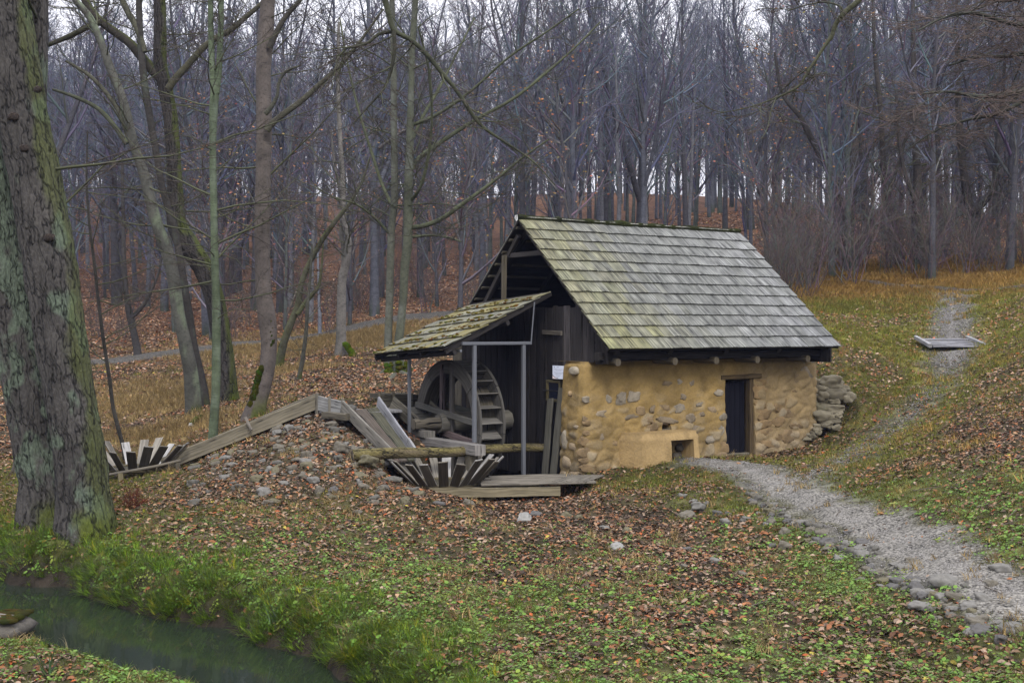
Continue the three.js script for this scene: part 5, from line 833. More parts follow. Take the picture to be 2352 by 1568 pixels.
{
  const R = rng(504), d = 29.2, o = based('dark_companion_tree', 'thin dark trunk close behind the leaning lichen tree', 'tree', G(462, 945));
  const T = heroTrunk(o, 'trunk', [[470, 940, 12], [466, 900, 11], [443, 787, 9.5], [428, 687, 8.5], [416, 610, 8], [398, 520, 8], [372, 430, 8], [356, 340, 8], [340, 250, 8], [328, 166, 8], [320, 66, 7.5], [318, 0, 7], [322, -150, 4]], d, { c: [0.05, 0.046, 0.042], lichen: { c: [0.11, 0.13, 0.1], k: 0.6, side: 0, at: 0.15 }, n: 80, sides: 14, mossBase: 0.35, seed: 12 });
  limbPath(o, 'limb', [[332, 120, 7], [312, 60, 7.5], [294, 30, 7], [275, -10, 6.5], [250, -80, 4]], d, { c: [0.08, 0.08, 0.055], lichen: { c: [0.13, 0.15, 0.11], k: 0.7, side: 0, at: 0.05 }, seed: 13 });
  const crown = new MB(); spray(crown, T, ring(R, 14, 0.45, 0.98, 1.2, 2.6, -5, 55), R, heroOpt(TWIGC)); part('crown', crown, M.twig, o);
}
{   // green sapling
  const R = rng(505), d = 24.6, o = based('green_sapling', 'straight thin green barked young tree that forks high, beside the long flume', 'tree', G(488, 1000)), gc = { c: [0.098, 0.125, 0.075], lichen: { c: [0.14, 0.17, 0.125], k: 0.6, side: 0.2, at: 0.1 }, sides: 16 };
  const T = heroTrunk(o, 'trunk', [[488, 1003, 11], [495, 900, 10], [496, 800, 10], [496, 690, 9.5], [493, 600, 9], [491, 500, 8.5], [488, 330, 8], [490, 250, 9.5], [494, 190, 10]], d, { ...gc, n: 90, seed: 14, mossBase: 0.2 });
  const F1 = heroTrunk(o, 'stem', [[491, 215, 7.5], [487, 150, 7], [484, 80, 6.5], [483, 0, 6], [482, -120, 4.5], [480, -300, 2]], d, { ...gc, n: 40, seed: 15 }), F2 = heroTrunk(o, 'stem', [[497, 215, 7.5], [503, 150, 7], [506, 80, 6.5], [508, 0, 6], [511, -120, 4.5], [514, -300, 2]], d, { ...gc, n: 40, seed: 16 });
  const crown = new MB(), ho = heroOpt((l, R) => { const k = 0.8 + 0.4 * R(); return l > 1 ? [0.07 * k, 0.075 * k, 0.045 * k] : [0.06 * k, 0.052 * k, 0.045 * k]; }, { droop: 0.5 });
  spray(crown, T, [[0.62, 185, 25, 2.6], [0.6, 5, 30, 3.2], [0.71, 175, 20, 2.8], [0.5, 190, -5, 3], [0.45, 10, 0, 2.4], [0.68, 0, 20, 3], [0.78, 10, 20, 2.8], [0.55, 200, 10, 2.2], [0.56, 20, 35, 2.6], [0.9, 180, 10, 2.2], ...ring(R, 8, 0.4, 0.98, 1.2, 2.4, -5, 40)], R, ho); spray(crown, F1, ring(R, 8, 0.1, 0.95, 1, 2, 10, 60), R, ho); spray(crown, F2, ring(R, 8, 0.1, 0.95, 1, 2, 10, 60), R, ho);
  part('crown', crown, M.twig, o);
}
{   // tree with the swept foot
  const R = rng(506), d = 25.6, o = based('swept_foot_tree', 'smooth grey brown tree with a curved mossy foot behind the long flume', 'tree', G(588, 957));
  const T = heroTrunk(o, 'trunk', [[582, 965, 26], [592, 920, 20], [611, 853, 17.5], [617, 800, 18], [616, 754, 20], [611, 716, 20], [605, 670, 18.5], [603, 621, 18], [602, 521, 18.5], [604, 400, 17.5], [606, 266, 18], [605, 166, 17], [611, 66, 18], [615, 0, 16], [618, -150, 13], [615, -350, 8]], d, { c: [0.115, 0.098, 0.088], n: 120, sides: 26, mossBase: 0.75, seed: 18, flare: 0.25, relief: 0.03 });
  limbPath(o, 'limb', [[612, 300, 9], [622, 286, 8], [650, 262, 7.5], [691, 232, 6.5], [735, 192, 6], [781, 150, 5], [830, 90, 3.5], [880, 20, 2]], d - 0.3, { c: [0.07, 0.068, 0.048], seed: 19 });
  limbPath(o, 'limb', [[618, 110, 8], [630, 82, 7], [652, 43, 6], [690, -2, 5], [730, -60, 3]], d - 0.2, { c: [0.06, 0.055, 0.045], seed: 20 });
  limbPath(o, 'limb', [[608, 262, 6], [622, 246, 5], [636, 220, 4], [640, 190, 3.5], [655, 165, 3], [690, 150, 2]], d - 0.5, { c: [0.06, 0.06, 0.045], seed: 22 });
  const m = new MB(); for (let k = 0; k < 46; k++) { const f = R(), p = P(lerp(569, 601, f) + (R() - 0.5) * 7, lerp(968, 845, f), d - 0.12), s = 0.04 + 0.05 * R(); lump(m, p, s, s * 1.3, s, MOSS.map((v) => v * (0.7 + 0.6 * R()))); } for (let k = 0; k < 26; k++) { const f = R(), p = P(624 + (R() - 0.5) * 8 - f * 8, lerp(790, 715, f), d - 0.1), s = 0.03 + 0.05 * R(); lump(m, p, s, s * 1.4, s, MOSS.map((v) => v * (0.7 + 0.8 * R()))); } part('moss', m, M.moss, o).userData.kind = 'stuff';
  const crown = new MB(), ho = heroOpt(TWIGC); spray(crown, T, [[0.62, 0, 40, 3.2], [0.56, 180, 15, 2.4], [0.48, 190, 0, 2.2], ...ring(R, 10, 0.55, 0.99, 1.5, 3, 0, 55)], R, ho); part('crown', crown, M.twig, o);
}
{
  const R = rng(507), d = 37.6, o = based('slanting_tree', 'thin mossy tree slanting right beside the swept foot tree, a few tan leaves', 'tree', G(640, 838));
  const T = heroTrunk(o, 'trunk', [[641, 838, 10], [650, 790, 9], [664, 750, 8.5], [684, 700, 7.5], [692, 650, 6.5], [712, 600, 6], [740, 550, 6], [772, 505, 5.5], [800, 470, 4], [830, 420, 3], [850, 360, 2]], d, { c: [0.07, 0.07, 0.042], mossSide: -0.5, mossBase: 0.5, n: 60, sides: 12, seed: 23 });
  const L2 = limbPath(o, 'limb', [[682, 722, 6], [700, 696, 5.5], [715, 678, 5], [730, 660, 4], [738, 610, 2.5], [742, 560, 1.5]], d - 0.1, { c: [0.07, 0.075, 0.035], mossSide: 0.6, seed: 24 });
  const crown = new MB(); spray(crown, T, ring(R, 14, 0.35, 0.98, 0.8, 1.8, -10, 40), R, heroOpt(TWIGC, { kids: [0, 4, 6, 6] })); spray(crown, L2, ring(R, 5, 0.3, 0.95, 0.6, 1.2, -10, 40), R, heroOpt(TWIGC)); part('crown', crown, M.twig, o);
  const lv = new MB(); for (let k = 0; k < 120; k++) { const p = P([760, 745, 725, 735][k % 4] + (R() - 0.5) * 46, [523, 565, 620, 665][k % 4] + (R() - 0.5) * 14, d - 0.2 + (R() - 0.5) * 0.8), s = 0.03 + 0.02 * R(), a = R() * 6, c = [0.34, 0.16, 0.06].map((v) => v * (0.7 + 0.6 * R())), u = V(Math.cos(a), R() - 0.5, Math.sin(a)).multiplyScalar(s), w = V(-Math.sin(a), R() - 0.8, Math.cos(a)).multiplyScalar(s * 0.6), nn = V().crossVectors(u, w).normalize(); const q = [V().subVectors(p, u), V().addVectors(p, w), V().addVectors(p, u), V().subVectors(p, w)].map((v) => lv.vert(v, nn, 0, 0, c)); lv.quad(...q); } part('dry_leaves', lv, M.leaf, o).userData.kind = 'stuff';
}
{
  const R = rng(508), o = based('young_stem', 'spindly dark young stem rising from the leaves right of the swept foot tree', 'tree', G(687, 868));
  const T = heroTrunk(o, 'trunk', [[687, 870, 6], [694, 830, 5], [703, 760, 4.5], [706, 700, 4], [712, 640, 3], [716, 560, 2]], 33.5, { c: [0.07, 0.07, 0.055], n: 30, sides: 8, mossBase: 0.2 }); const crown = new MB(); spray(crown, T, ring(R, 12, 0.3, 0.98, 0.7, 1.5, 0, 60), R, heroOpt(TWIGC, { kids: [0, 3, 5, 5] })); part('crown', crown, M.twig, o);
}
{
  const R = rng(509), d = 22.6, o = based('young_stem', 'crooked thin stem just right of the massive double trunked tree', 'tree', G(265, 1010));
  const T = heroTrunk(o, 'trunk', [[288, 1070, 5.5], [283, 1030, 5], [270, 980, 5], [258, 930, 4.5], [252, 880, 4.5], [243, 820, 4], [235, 770, 4], [225, 690, 3.5], [215, 600, 3.5], [205, 520, 3], [198, 420, 2.5], [200, 300, 1.5]], (t) => lerp(24.4, d, t), { c: [0.065, 0.06, 0.052], n: 60, sides: 9, mossBase: 0.1 });
  const crown = new MB(); spray(crown, T, [[0.55, 5, 25, 1.6], [0.7, 0, 10, 2.2], ...ring(R, 14, 0.45, 0.98, 0.8, 1.8, -5, 45)], R, heroOpt(TWIGC, { kids: [0, 4, 5, 5] })); part('crown', crown, M.twig, o);
}
{   // pale tree with green mossy root
  const R = rng(510), d = 40, o = based('pale_tree', 'pale grey tree with a bright green mossy root right of the lamp post', 'tree', G(785, 818));
  const T = heroTrunk(o, 'trunk', [[784, 819, 14], [783, 780, 11], [784, 700, 10.5], [786, 640, 10], [795, 600, 9], [800, 560, 7.5], [796, 530, 6.5], [790, 505, 6], [786, 400, 6], [780, 300, 5], [776, 180, 4], [778, 50, 3]], d, { c: [0.165, 0.155, 0.14], n: 70, sides: 14, seed: 31, flare: 0.4, mossBase: 0.01, lichen: { c: [0.1, 0.1, 0.085], k: 0.6, side: -0.4, at: 0.1 } });
  const B = limbPath(o, 'limb', [[786, 640, 6], [790, 580, 6], [783, 530, 5], [786, 470, 4], [770, 390, 3], [760, 300, 2]], d + 0.3, { c: [0.11, 0.105, 0.095] });
  const m = new MB(); for (let k = 0; k < 70; k++) { const f = R(), p = P(794 + f * 18 + (R() - 0.5) * 6, lerp(788, 816, Math.pow(f, 0.7)) + (R() - 0.5) * 6, d - 0.35), s = 0.05 + 0.06 * R(); lump(m, p, s, s, s, [0.13, 0.19, 0.012].map((v) => v * (0.7 + 0.6 * R()))); } part('moss', m, M.moss, o).userData.kind = 'stuff';
  const crown = new MB(); spray(crown, T, ring(R, 18, 0.4, 0.98, 1.5, 3.2, 0, 55), R, heroOpt(TWIGC)); spray(crown, B, ring(R, 8, 0.3, 0.98, 1, 2, 0, 55), R, heroOpt(TWIGC)); part('crown', crown, M.twig, o);
}
{   // twin trunks with spreading branches behind the lean-to
  const R = rng(511), d = 33.3, o = based('twin_tree', 'twin trunked green barked tree with long spreading branches behind the lean-to roof', 'tree', G(905, 858)), c = [0.1, 0.105, 0.08], lich = { c: [0.15, 0.16, 0.14], k: 0.6, side: -0.15, at: 0.1 };
  const A = heroTrunk(o, 'trunk', [[898, 866, 13], [893, 820, 9.5], [891, 796, 9], [894, 700, 8.5], [896, 620, 8.5], [899, 520, 8], [905, 470, 8], [905, 330, 8], [904, 200, 7.5], [903, 100, 7], [900, 0, 6], [895, -150, 4], [890, -320, 2]], d, { c, lichen: lich, n: 110, sides: 16, seed: 41, flare: 0.5, mossBase: 0.35 });
  const B = heroTrunk(o, 'trunk', [[916, 868, 15], [915, 820, 11], [915, 796, 10.5], [925, 700, 9], [929, 620, 10], [936, 560, 10.5], [937, 505, 10.5], [937, 460, 10], [940, 365, 9.5], [944, 200, 7], [947, 100, 7], [954, 0, 6.5], [960, -150, 4.5], [962, -320, 2]], d - 0.1, { c: [0.09, 0.098, 0.068], lichen: lich, n: 120, sides: 18, seed: 43, flare: 0.5, mossBase: 0.4 });
  const crown = new MB(), gr = { c: [0.085, 0.095, 0.055], seed: 44 }, ho = heroOpt((l, R) => { const k = 0.75 + 0.5 * R(); return l > 1 ? [0.06 * k, 0.066 * k, 0.042 * k] : [0.052 * k, 0.047 * k, 0.042 * k]; });
  const Ls = [[[[938, 522, 8], [965, 520, 7], [1010, 505, 6.5], [1057, 472, 6], [1113, 432, 5], [1160, 395, 4], [1196, 365, 3], [1260, 320, 2]], -0.6], [[[938, 400, 6], [960, 365, 6.5], [990, 342, 6.5], [1023, 319, 6], [1097, 272, 5], [1180, 226, 4], [1263, 160, 3.5], [1330, 100, 2.5], [1379, 50, 2]], 0.4], [[[905, 480, 5], [880, 430, 4.5], [850, 340, 4], [820, 240, 3.5], [795, 130, 2.5], [780, 40, 2]], 0.5], [[[942, 330, 5], [970, 270, 4.5], [1010, 200, 4], [1050, 120, 3], [1090, 40, 2]], 1], [[[936, 470, 5], [965, 430, 4.5], [985, 350, 4], [992, 260, 3.5], [985, 160, 3], [960, 60, 2]], -1.2], [[[940, 290, 5], [1000, 265, 4.5], [1080, 210, 4], [1170, 130, 3], [1260, 70, 2.5], [1330, 20, 2]], -1], [[[897, 540, 4], [860, 500, 3.5], [820, 470, 3], [770, 455, 2]], -0.5], [[[937, 545, 4], [990, 540, 4], [1030, 545, 3], [1060, 555, 2]], -0.2]];
  for (const [k, dz] of Ls) { const L = limbPath(o, 'limb', k.map(([x, y, w]) => [x, y, w * 0.85]), (t) => d + dz * t * 2, gr); spray(crown, L, ring(R, 10, 0.15, 0.98, 0.9, 2.2, -20, 60), R, ho); }
  spray(crown, A, ring(R, 16, 0.45, 0.98, 1.5, 3.2, 5, 65), R, ho); spray(crown, B, ring(R, 18, 0.45, 0.98, 1.5, 3.4, 5, 65), R, ho); part('crown', crown, M.twig, o);
  const m = new MB(); for (let k = 0; k < 60; k++) { const s2 = k % 3, f = R(), p = P([893, 918, 936][s2] + (R() + R() - 1) * (6 + 14 * f), lerp(832, 862, f), d - 0.3 - 0.15 * f), s = 0.03 + 0.05 * R(); p.y = Math.max(p.y, H(p.x, p.z)); lump(m, p, s, s * 0.9, s, [0.11, 0.15, 0.012].map((v) => v * (0.7 + 0.6 * R()))); } part('moss', m, M.moss, o).userData.kind = 'stuff';
  for (const [x, y, x2, y2] of [[890, 850, 848, 872], [905, 862, 885, 892], [922, 858, 950, 868]]) { const a = G(x, y), b = G(x2, y2); part('root', new MB().tube(curve([[V(a.x, a.y - 0.02, a.z), 0.1], [V((a.x + b.x) / 2, H((a.x + b.x) / 2, (a.z + b.z) / 2) - 0.02, (a.z + b.z) / 2), 0.07], [V(b.x, b.y - 0.03, b.z), 0.03]], 8)[0], curve([[a, 0.1], [V((a.x + b.x) / 2, 0, (a.z + b.z) / 2), 0.07], [b, 0.03]], 8)[1], 8, { col: [0.085, 0.085, 0.06] }), M.smoothBark, o); }
}
{   // branches that hang into the picture from trees outside it
  const R = rng(512), o = based('hanging_branch', 'long dark branch hanging from above in front of the twin trunked tree', 'branch', P(890, -40, 19)), ho = heroOpt(TWIGC, { kids: [0, 4, 6, 7], droop: 0.6 }), crown = new MB();
  const a = limbPath(o, 'limb', [[860, -160, 8], [878, -30, 7], [892, 30, 6.5], [903, 66, 6], [915, 76, 5.5], [945, 92, 5], [980, 125, 5.5], [1014, 166, 5], [1050, 210, 4.5], [1080, 256, 4.5], [1100, 282, 4], [1120, 300, 3.5], [1180, 339, 2.5], [1230, 375, 1.8], [1275, 425, 1.2]], 19, { c: [0.055, 0.06, 0.036], n: 60, seed: 51 });
  const b = limbPath(o, 'limb', [[904, 70, 5], [906, 110, 4.5], [898, 160, 4], [880, 205, 3], [845, 245, 2.2], [810, 285, 1.5]], 18.9, { c: [0.045, 0.045, 0.032], seed: 52 }), c = limbPath(o, 'limb', [[903, 72, 4.5], [870, 78, 4], [845, 98, 3.5], [810, 108, 3], [792, 112, 2.5], [785, 150, 2], [770, 185, 1.5]], 19.1, { c: [0.05, 0.052, 0.034], seed: 53 });
  for (const t of [a, b, c]) spray(crown, t, ring(R, 13, 0.25, 0.98, 0.5, 1.5, -50, 20), R, ho); part('crown', crown, M.twig, o);
}
{
  const R = rng(513), o = based('hanging_branch', 'crooked bare branch hanging from the top edge above the right forest', 'branch', P(1975, -20, 15)), crown = new MB(), ho = heroOpt(TWIGC, { kids: [0, 3, 5, 6], droop: 0.3 });
  const a = limbPath(o, 'limb', [[2060, -130, 9], [2000, -40, 7.5], [1972, 2, 6.5], [1945, 25, 6], [1921, 54, 5.5], [1910, 85, 5], [1898, 101, 4], [1876, 135, 3.5], [1854, 168, 3.2], [1838, 195, 3], [1811, 212, 2.6], [1764, 232, 1.8], [1710, 249, 1.2], [1640, 262, 0.8]], 15, { c: [0.06, 0.062, 0.036], n: 60, seed: 54 }), b = limbPath(o, 'limb', [[1921, 54, 3], [1935, 20, 2.5], [1900, 5, 2], [1850, 12, 1.6], [1810, 25, 1.2]], 15, { c: [0.05, 0.05, 0.035], seed: 55 });
  spray(crown, a, ring(R, 12, 0.5, 0.98, 0.3, 0.9, -60, 30), R, ho); spray(crown, b, ring(R, 6, 0.3, 0.98, 0.3, 0.7, -60, 20), R, ho); part('crown', crown, M.twig, o);
}
{
  const R = rng(514), o = based('drooping_branch', 'spray of drooping twiggy branches entering at the upper right edge', 'branch', P(2420, 190, 21)), crown = new MB(), ho = heroOpt((l, R) => { const k = 0.8 + 0.5 * R(); return l > 1 ? [0.05 * k, 0.05 * k, 0.04 * k] : [0.085 * k, 0.066 * k, 0.058 * k]; }, { kids: [0, 6, 9, 9], droop: 0.5, wig: 0.34, kidLen: 0.5 });
  for (const [k, s] of [[[[2480, 160, 9], [2400, 190, 8], [2352, 207, 7], [2300, 218, 6], [2240, 220, 4], [2180, 210, 3], [2120, 215, 2]], 61], [[[2420, 195, 6], [2352, 232, 5], [2290, 262, 4], [2220, 276, 3], [2150, 300, 2], [2090, 340, 1.4]], 62], [[[2460, 40, 8], [2380, 60, 7], [2310, 50, 5], [2240, 30, 4], [2170, 40, 2.5], [2110, 70, 1.6]], 63], [[[2480, 120, 7], [2390, 110, 6], [2320, 128, 4.5], [2250, 130, 3], [2180, 150, 2]], 64], [[[2440, -60, 8], [2360, -10, 6], [2290, 0, 5], [2230, -20, 3]], 65]]) { const L = limbPath(o, 'limb', k, 21 + (s - 63) * 0.4, { c: [0.05, 0.052, 0.04], seed: s }); spray(crown, L, ring(R, 15, 0.15, 0.98, 0.8, 1.9, -40, 30), R, ho); }
  part('crown', crown, M.twig, o);
}
{   // trees at the edge of the right wood that can be told apart
  const dd = 41, defs = [['fork_tree', 'dark forked tree at the wood edge above the upper path', [[2249, 597, 17], [2245, 560, 14], [2238, 500, 12.5], [2228, 470, 11], [2215, 400, 9], [2205, 300, 8], [2200, 160, 6], [2198, 0, 4]], [[2232, 490, 9], [2262, 462, 8], [2283, 430, 7], [2290, 360, 6], [2300, 260, 4], [2310, 120, 3]], 42],
    ['slim_dark_tree', 'slim dark tree at the wood edge left of the forked tree', [[2118, 612, 13], [2112, 560, 11], [2106, 500, 10], [2108, 420, 10], [2106, 330, 9], [2100, 200, 7], [2098, 60, 5], [2095, -150, 2]], [[2107, 470, 6], [2080, 400, 5], [2066, 320, 4], [2060, 220, 3]], 41],
    ['stout_oak', 'stout brown tree with rising forks behind the thicket right of the roof', [[1955, 620, 18], [1950, 540, 15], [1952, 480, 14], [1958, 420, 12], [1962, 330, 10], [1958, 200, 8], [1952, 50, 5], [1950, -150, 2]], [[1950, 500, 10], [1925, 440, 9], [1895, 375, 8], [1860, 310, 7], [1840, 270, 6], [1800, 220, 4], [1780, 120, 3]], 43],
    ['grey_slant_tree', 'slanting grey trunk between the stout tree and the slim dark tree', [[2062, 610, 10], [2056, 560, 9], [2044, 480, 8], [2030, 380, 7], [2024, 260, 6], [2010, 120, 5], [2005, -60, 3]], [[2040, 450, 5], [2060, 390, 4], [2085, 300, 3], [2100, 220, 2]], 44]];
  let s = 70; for (const [nm, label, tr, lm, d] of defs) { const R = rng(600 + s), o = based(nm, label, 'tree', G(tr[0][0], tr[0][1])), g0 = G(tr[0][0], tr[0][1]), D = -g0.z; const T = heroTrunk(o, 'trunk', tr, D, { c: [0.068, 0.06, 0.055], n: 60, sides: 12, seed: s, flare: 0.2, mossBase: 0.1 }), L = limbPath(o, 'limb', lm, D - 0.4, { c: [0.06, 0.054, 0.05], seed: s + 1 }), crown = new MB(); spray(crown, T, ring(R, 22, 0.3, 0.98, 1.5, 3.6, 0, 60), R, heroOpt(TWIGC, { kids: [0, 5, 8, 8] })); spray(crown, L, ring(R, 12, 0.3, 0.98, 1.2, 2.6, 0, 60), R, heroOpt(TWIGC)); part('crown', crown, M.twig, o); s += 3; }
}
{   // dark small forked tree in the left wood
  const g0 = G(315, 818), R = rng(620), o = based('small_forked_tree', 'small dark forked tree by the road between the old tree and the leaning tree', 'tree', g0), D = -g0.z;
  const T = heroTrunk(o, 'trunk', [[317, 820, 9], [308, 770, 8], [298, 725, 8.5], [290, 680, 6], [284, 600, 5], [282, 500, 4], [280, 380, 3]], D, { c: [0.05, 0.046, 0.045], n: 40, sides: 10, flare: 0.2 }), L = limbPath(o, 'limb', [[301, 730, 6], [325, 705, 5], [345, 670, 4], [362, 630, 3], [375, 570, 2]], D, { c: [0.05, 0.046, 0.045] }), crown = new MB(); spray(crown, T, ring(R, 14, 0.4, 0.98, 1, 2.4, 0, 60), R, heroOpt(TWIGC)); spray(crown, L, ring(R, 7, 0.4, 0.98, 0.8, 1.8, 0, 60), R, heroOpt(TWIGC)); part('crown', crown, M.twig, o);
}
// ---------- the wood ----------
{
  const Rw = rng(900), spots = []; const keep = (x, z, md) => spots.every((p) => (p.x - x) ** 2 + (p.z - z) ** 2 > md * md);
  const zone = (x, z) => { const d = -z, k = x / d; const edge = k > 0.2 ? 41.5 : k > -0.05 ? 46 : k > -0.18 ? 49 : 42; return d > edge; };
  const heroes = [[900, 33], [785, 40]].map(([px, d]) => P(px, 800, d));
  let tries = 0; while (spots.length < 280 && tries++ < 20000) { const d = 41 + 62 * Math.pow(Rw(), 0.8), x = (Rw() * 2 - 1) * (0.47 * d + 4), z = -d; if (!zone(x, z) || !keep(x, z, d < 60 ? 1.7 : 2.2) || heroes.some((h) => Math.hypot(h.x - x, h.z - z) < 2)) continue; spots.push({ x, z, d }); }
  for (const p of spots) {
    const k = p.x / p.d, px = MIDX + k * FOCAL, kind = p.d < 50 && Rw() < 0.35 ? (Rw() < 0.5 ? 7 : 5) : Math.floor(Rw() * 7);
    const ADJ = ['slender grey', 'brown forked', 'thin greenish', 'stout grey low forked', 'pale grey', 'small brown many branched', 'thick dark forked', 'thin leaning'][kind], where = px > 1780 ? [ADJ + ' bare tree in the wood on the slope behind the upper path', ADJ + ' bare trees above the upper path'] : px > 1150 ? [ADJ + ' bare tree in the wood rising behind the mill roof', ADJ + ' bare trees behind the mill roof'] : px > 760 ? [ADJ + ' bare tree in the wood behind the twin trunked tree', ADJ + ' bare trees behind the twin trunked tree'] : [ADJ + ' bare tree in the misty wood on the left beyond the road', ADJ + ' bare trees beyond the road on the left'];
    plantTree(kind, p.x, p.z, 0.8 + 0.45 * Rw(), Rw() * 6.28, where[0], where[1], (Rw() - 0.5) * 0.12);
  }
  // beyond that the wood reads as one mass
  const far = new THREE.Group(); far.name = 'distant_wood'; far.userData = { label: 'hazy mass of bare trees deep in the wood on the hill', kind: 'stuff' }; scene.add(far);
  const per = [[], [], [], [], []]; for (let k = 0; k < 540; k++) { const d = 86 + 85 * Math.pow(Rw(), 1.1), x = (Rw() * 2 - 1) * (0.52 * d + 8); per[k % 5].push([x, -d]); }
  for (let k = 0; k < 60; k++) { const d = 46 + 40 * Rw(), s = Rw() < 0.5 ? -1 : 1; per[k % 5].push([s * (0.5 * d + 5 + 14 * Rw()), -d]); }
  const m4 = new THREE.Matrix4(), q4 = new THREE.Quaternion();
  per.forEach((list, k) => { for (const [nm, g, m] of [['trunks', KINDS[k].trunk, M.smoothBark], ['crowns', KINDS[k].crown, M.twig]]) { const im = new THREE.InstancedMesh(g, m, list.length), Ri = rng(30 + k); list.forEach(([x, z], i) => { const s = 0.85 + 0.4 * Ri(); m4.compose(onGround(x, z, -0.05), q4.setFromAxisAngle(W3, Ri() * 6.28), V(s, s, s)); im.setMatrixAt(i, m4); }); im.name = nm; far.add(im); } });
}
{   // thickets at the edge of the wood
  const makeShrub = (seed) => { const R = rng(seed), mb = new MB(), o = { kids: [0, 5, 7], min: 0.005, col: (l) => [0.092, 0.08, 0.076].map((v) => v * (0.75 + 0.5 * R())), wig: 0.3, up: [0.02, 0.05, 0.06], kidLen: 0.42 }; for (let k = 0; k < 9; k++) { const a = R() * 6.28, e = lerp(0.9, 1.45, R()); grow(mb, V((R() - 0.5) * 0.5, -0.05, (R() - 0.5) * 0.5), V(Math.cos(a) * Math.cos(e), Math.sin(e), Math.sin(a) * Math.cos(e)), lerp(1.4, 3.4, R()), 0.016, 2, R, o); } return mb.geo(); };
  const kinds = [1, 2, 3].map((k) => makeShrub(700 + k)), protos = [], Rs = rng(44);
  const add = (x, z, s, label, group) => { const k = Math.floor(Rs() * 3); let t; if (!protos[k]) { t = protos[k] = thing('bare_shrub', label, 'shrub'); part('stems', kinds[k], M.twig, t); } else { t = protos[k].clone(); t.name = numbered('bare_shrub'); scene.add(t); } t.userData = { label, category: 'shrub', group }; t.position.copy(onGround(x, z)); t.rotation.y = Rs() * 6.28; t.scale.setScalar(s); };
  for (let k = 0; k < 46; k++) { const px = 1790 + Rs() * 600, d = 42 + Rs() * 9, p = P(px, 700, d); add(p.x, p.z, 0.7 + Rs() * 0.7, 'bare brown thicket shrub at the wood edge above the orange grass', 'thicket shrubs at the right wood edge'); }
  for (let k = 0; k < 9; k++) { const px = 1770 + Rs() * 100, d = 38.5 + Rs() * 4, p = P(px, 700, d); add(p.x, p.z, 0.6 + Rs() * 0.5, 'reddish bare thicket shrub close behind the right end of the roof', 'thicket shrubs behind the roof end'); }
  for (let k = 0; k < 60; k++) { const px = 200 + Rs() * 900, d = 47 + Rs() * 22, p = P(px, 700, d); add(p.x, p.z, 0.35 + Rs() * 0.6, 'low bare sapling shrub on the leafy slope beyond the road', 'saplings beyond the road'); }
}
// ---------- fallen leaves, grass, herbs ----------
function leafGeo(seed, lobed) {   // a curled dry leaf lying flat, 1 unit long
  const R = rng(seed), mb = new MB(), rim = [], n = 9, fold = 0.18 + 0.25 * R(), curl = (R() - 0.3) * 0.9;
  const half = (t) => lobed ? 0.3 * Math.sin(Math.PI * Math.min(1, t * 1.04)) * (0.75 + 0.35 * Math.cos(t * 21)) : 0.27 * Math.sin(Math.PI * Math.pow(t, 0.85));
  const pt = (t, s) => { const w = Math.max(0.012, half(t)) * s, x = t - 0.5; return V(x * (1 - 0.15 * Math.abs(curl)), 0.04 + Math.abs(w) * fold * 1.4 + curl * x * x * 0.9, w); };
  const N = lobed ? 7 : 5, up = W3, c = [1, 1, 1], row = [];
  for (let i = 0; i <= N; i++) { const t = i / N; row.push([-1, 0, 1].map((s) => mb.vert(pt(t, s), up, t, s, c))); }
  for (let i = 0; i < N; i++) for (let s = 0; s < 2; s++) mb.quad(row[i][s], row[i][s + 1], row[i + 1][s + 1], row[i + 1][s]);
  return mb.geo(null, true);
}
function instanced(name, geos, mats, items, label) {   // items: [position, normal, turn, scale, colour, tilt]
  const root = new THREE.Group(); root.name = name; root.userData = { label, kind: 'stuff' }; scene.add(root);
  const m4 = new THREE.Matrix4(), q = new THREE.Quaternion(), q2 = new THREE.Quaternion(), q3 = new THREE.Quaternion(), col = new THREE.Color(), ax = V();
  geos.forEach((g, k) => {
    const own = items.filter((_, i) => i % geos.length === k), im = new THREE.InstancedMesh(g, mats, own.length);
    own.forEach(([p, n, turn, s, c, tx = 0, tz = 0, sy = 1], i) => { q.setFromUnitVectors(W3, n); q2.setFromAxisAngle(W3, turn); q3.setFromEuler(new THREE.Euler(tx, 0, tz)); q.multiply(q2).multiply(q3); m4.compose(p, q, ax.set(s, s * sy, s)); im.setMatrixAt(i, m4); im.setColorAt(i, col.setRGB(c[0], c[1], c[2])); });
    im.name = name + '_kind'; root.add(im);
  });
  return root;
}
const inMill = (x, z) => { const [a, b] = millLocal(x, z); return a > -0.15 && a < 6.4 && b > 0.75 && b < 6; };
const onDeck = (x, z) => { const [a, b] = millLocal(x, z); return a > -2.3 && a < 0 && b > 1.0 && b < 5; };
const LEAFC = [[0.21, 0.085, 0.038], [0.25, 0.135, 0.066], [0.28, 0.175, 0.10], [0.14, 0.068, 0.036], [0.075, 0.042, 0.027], [0.24, 0.10, 0.04], [0.17, 0.115, 0.075], [0.30, 0.215, 0.155], [0.10, 0.07, 0.052], [0.06, 0.04, 0.03]];
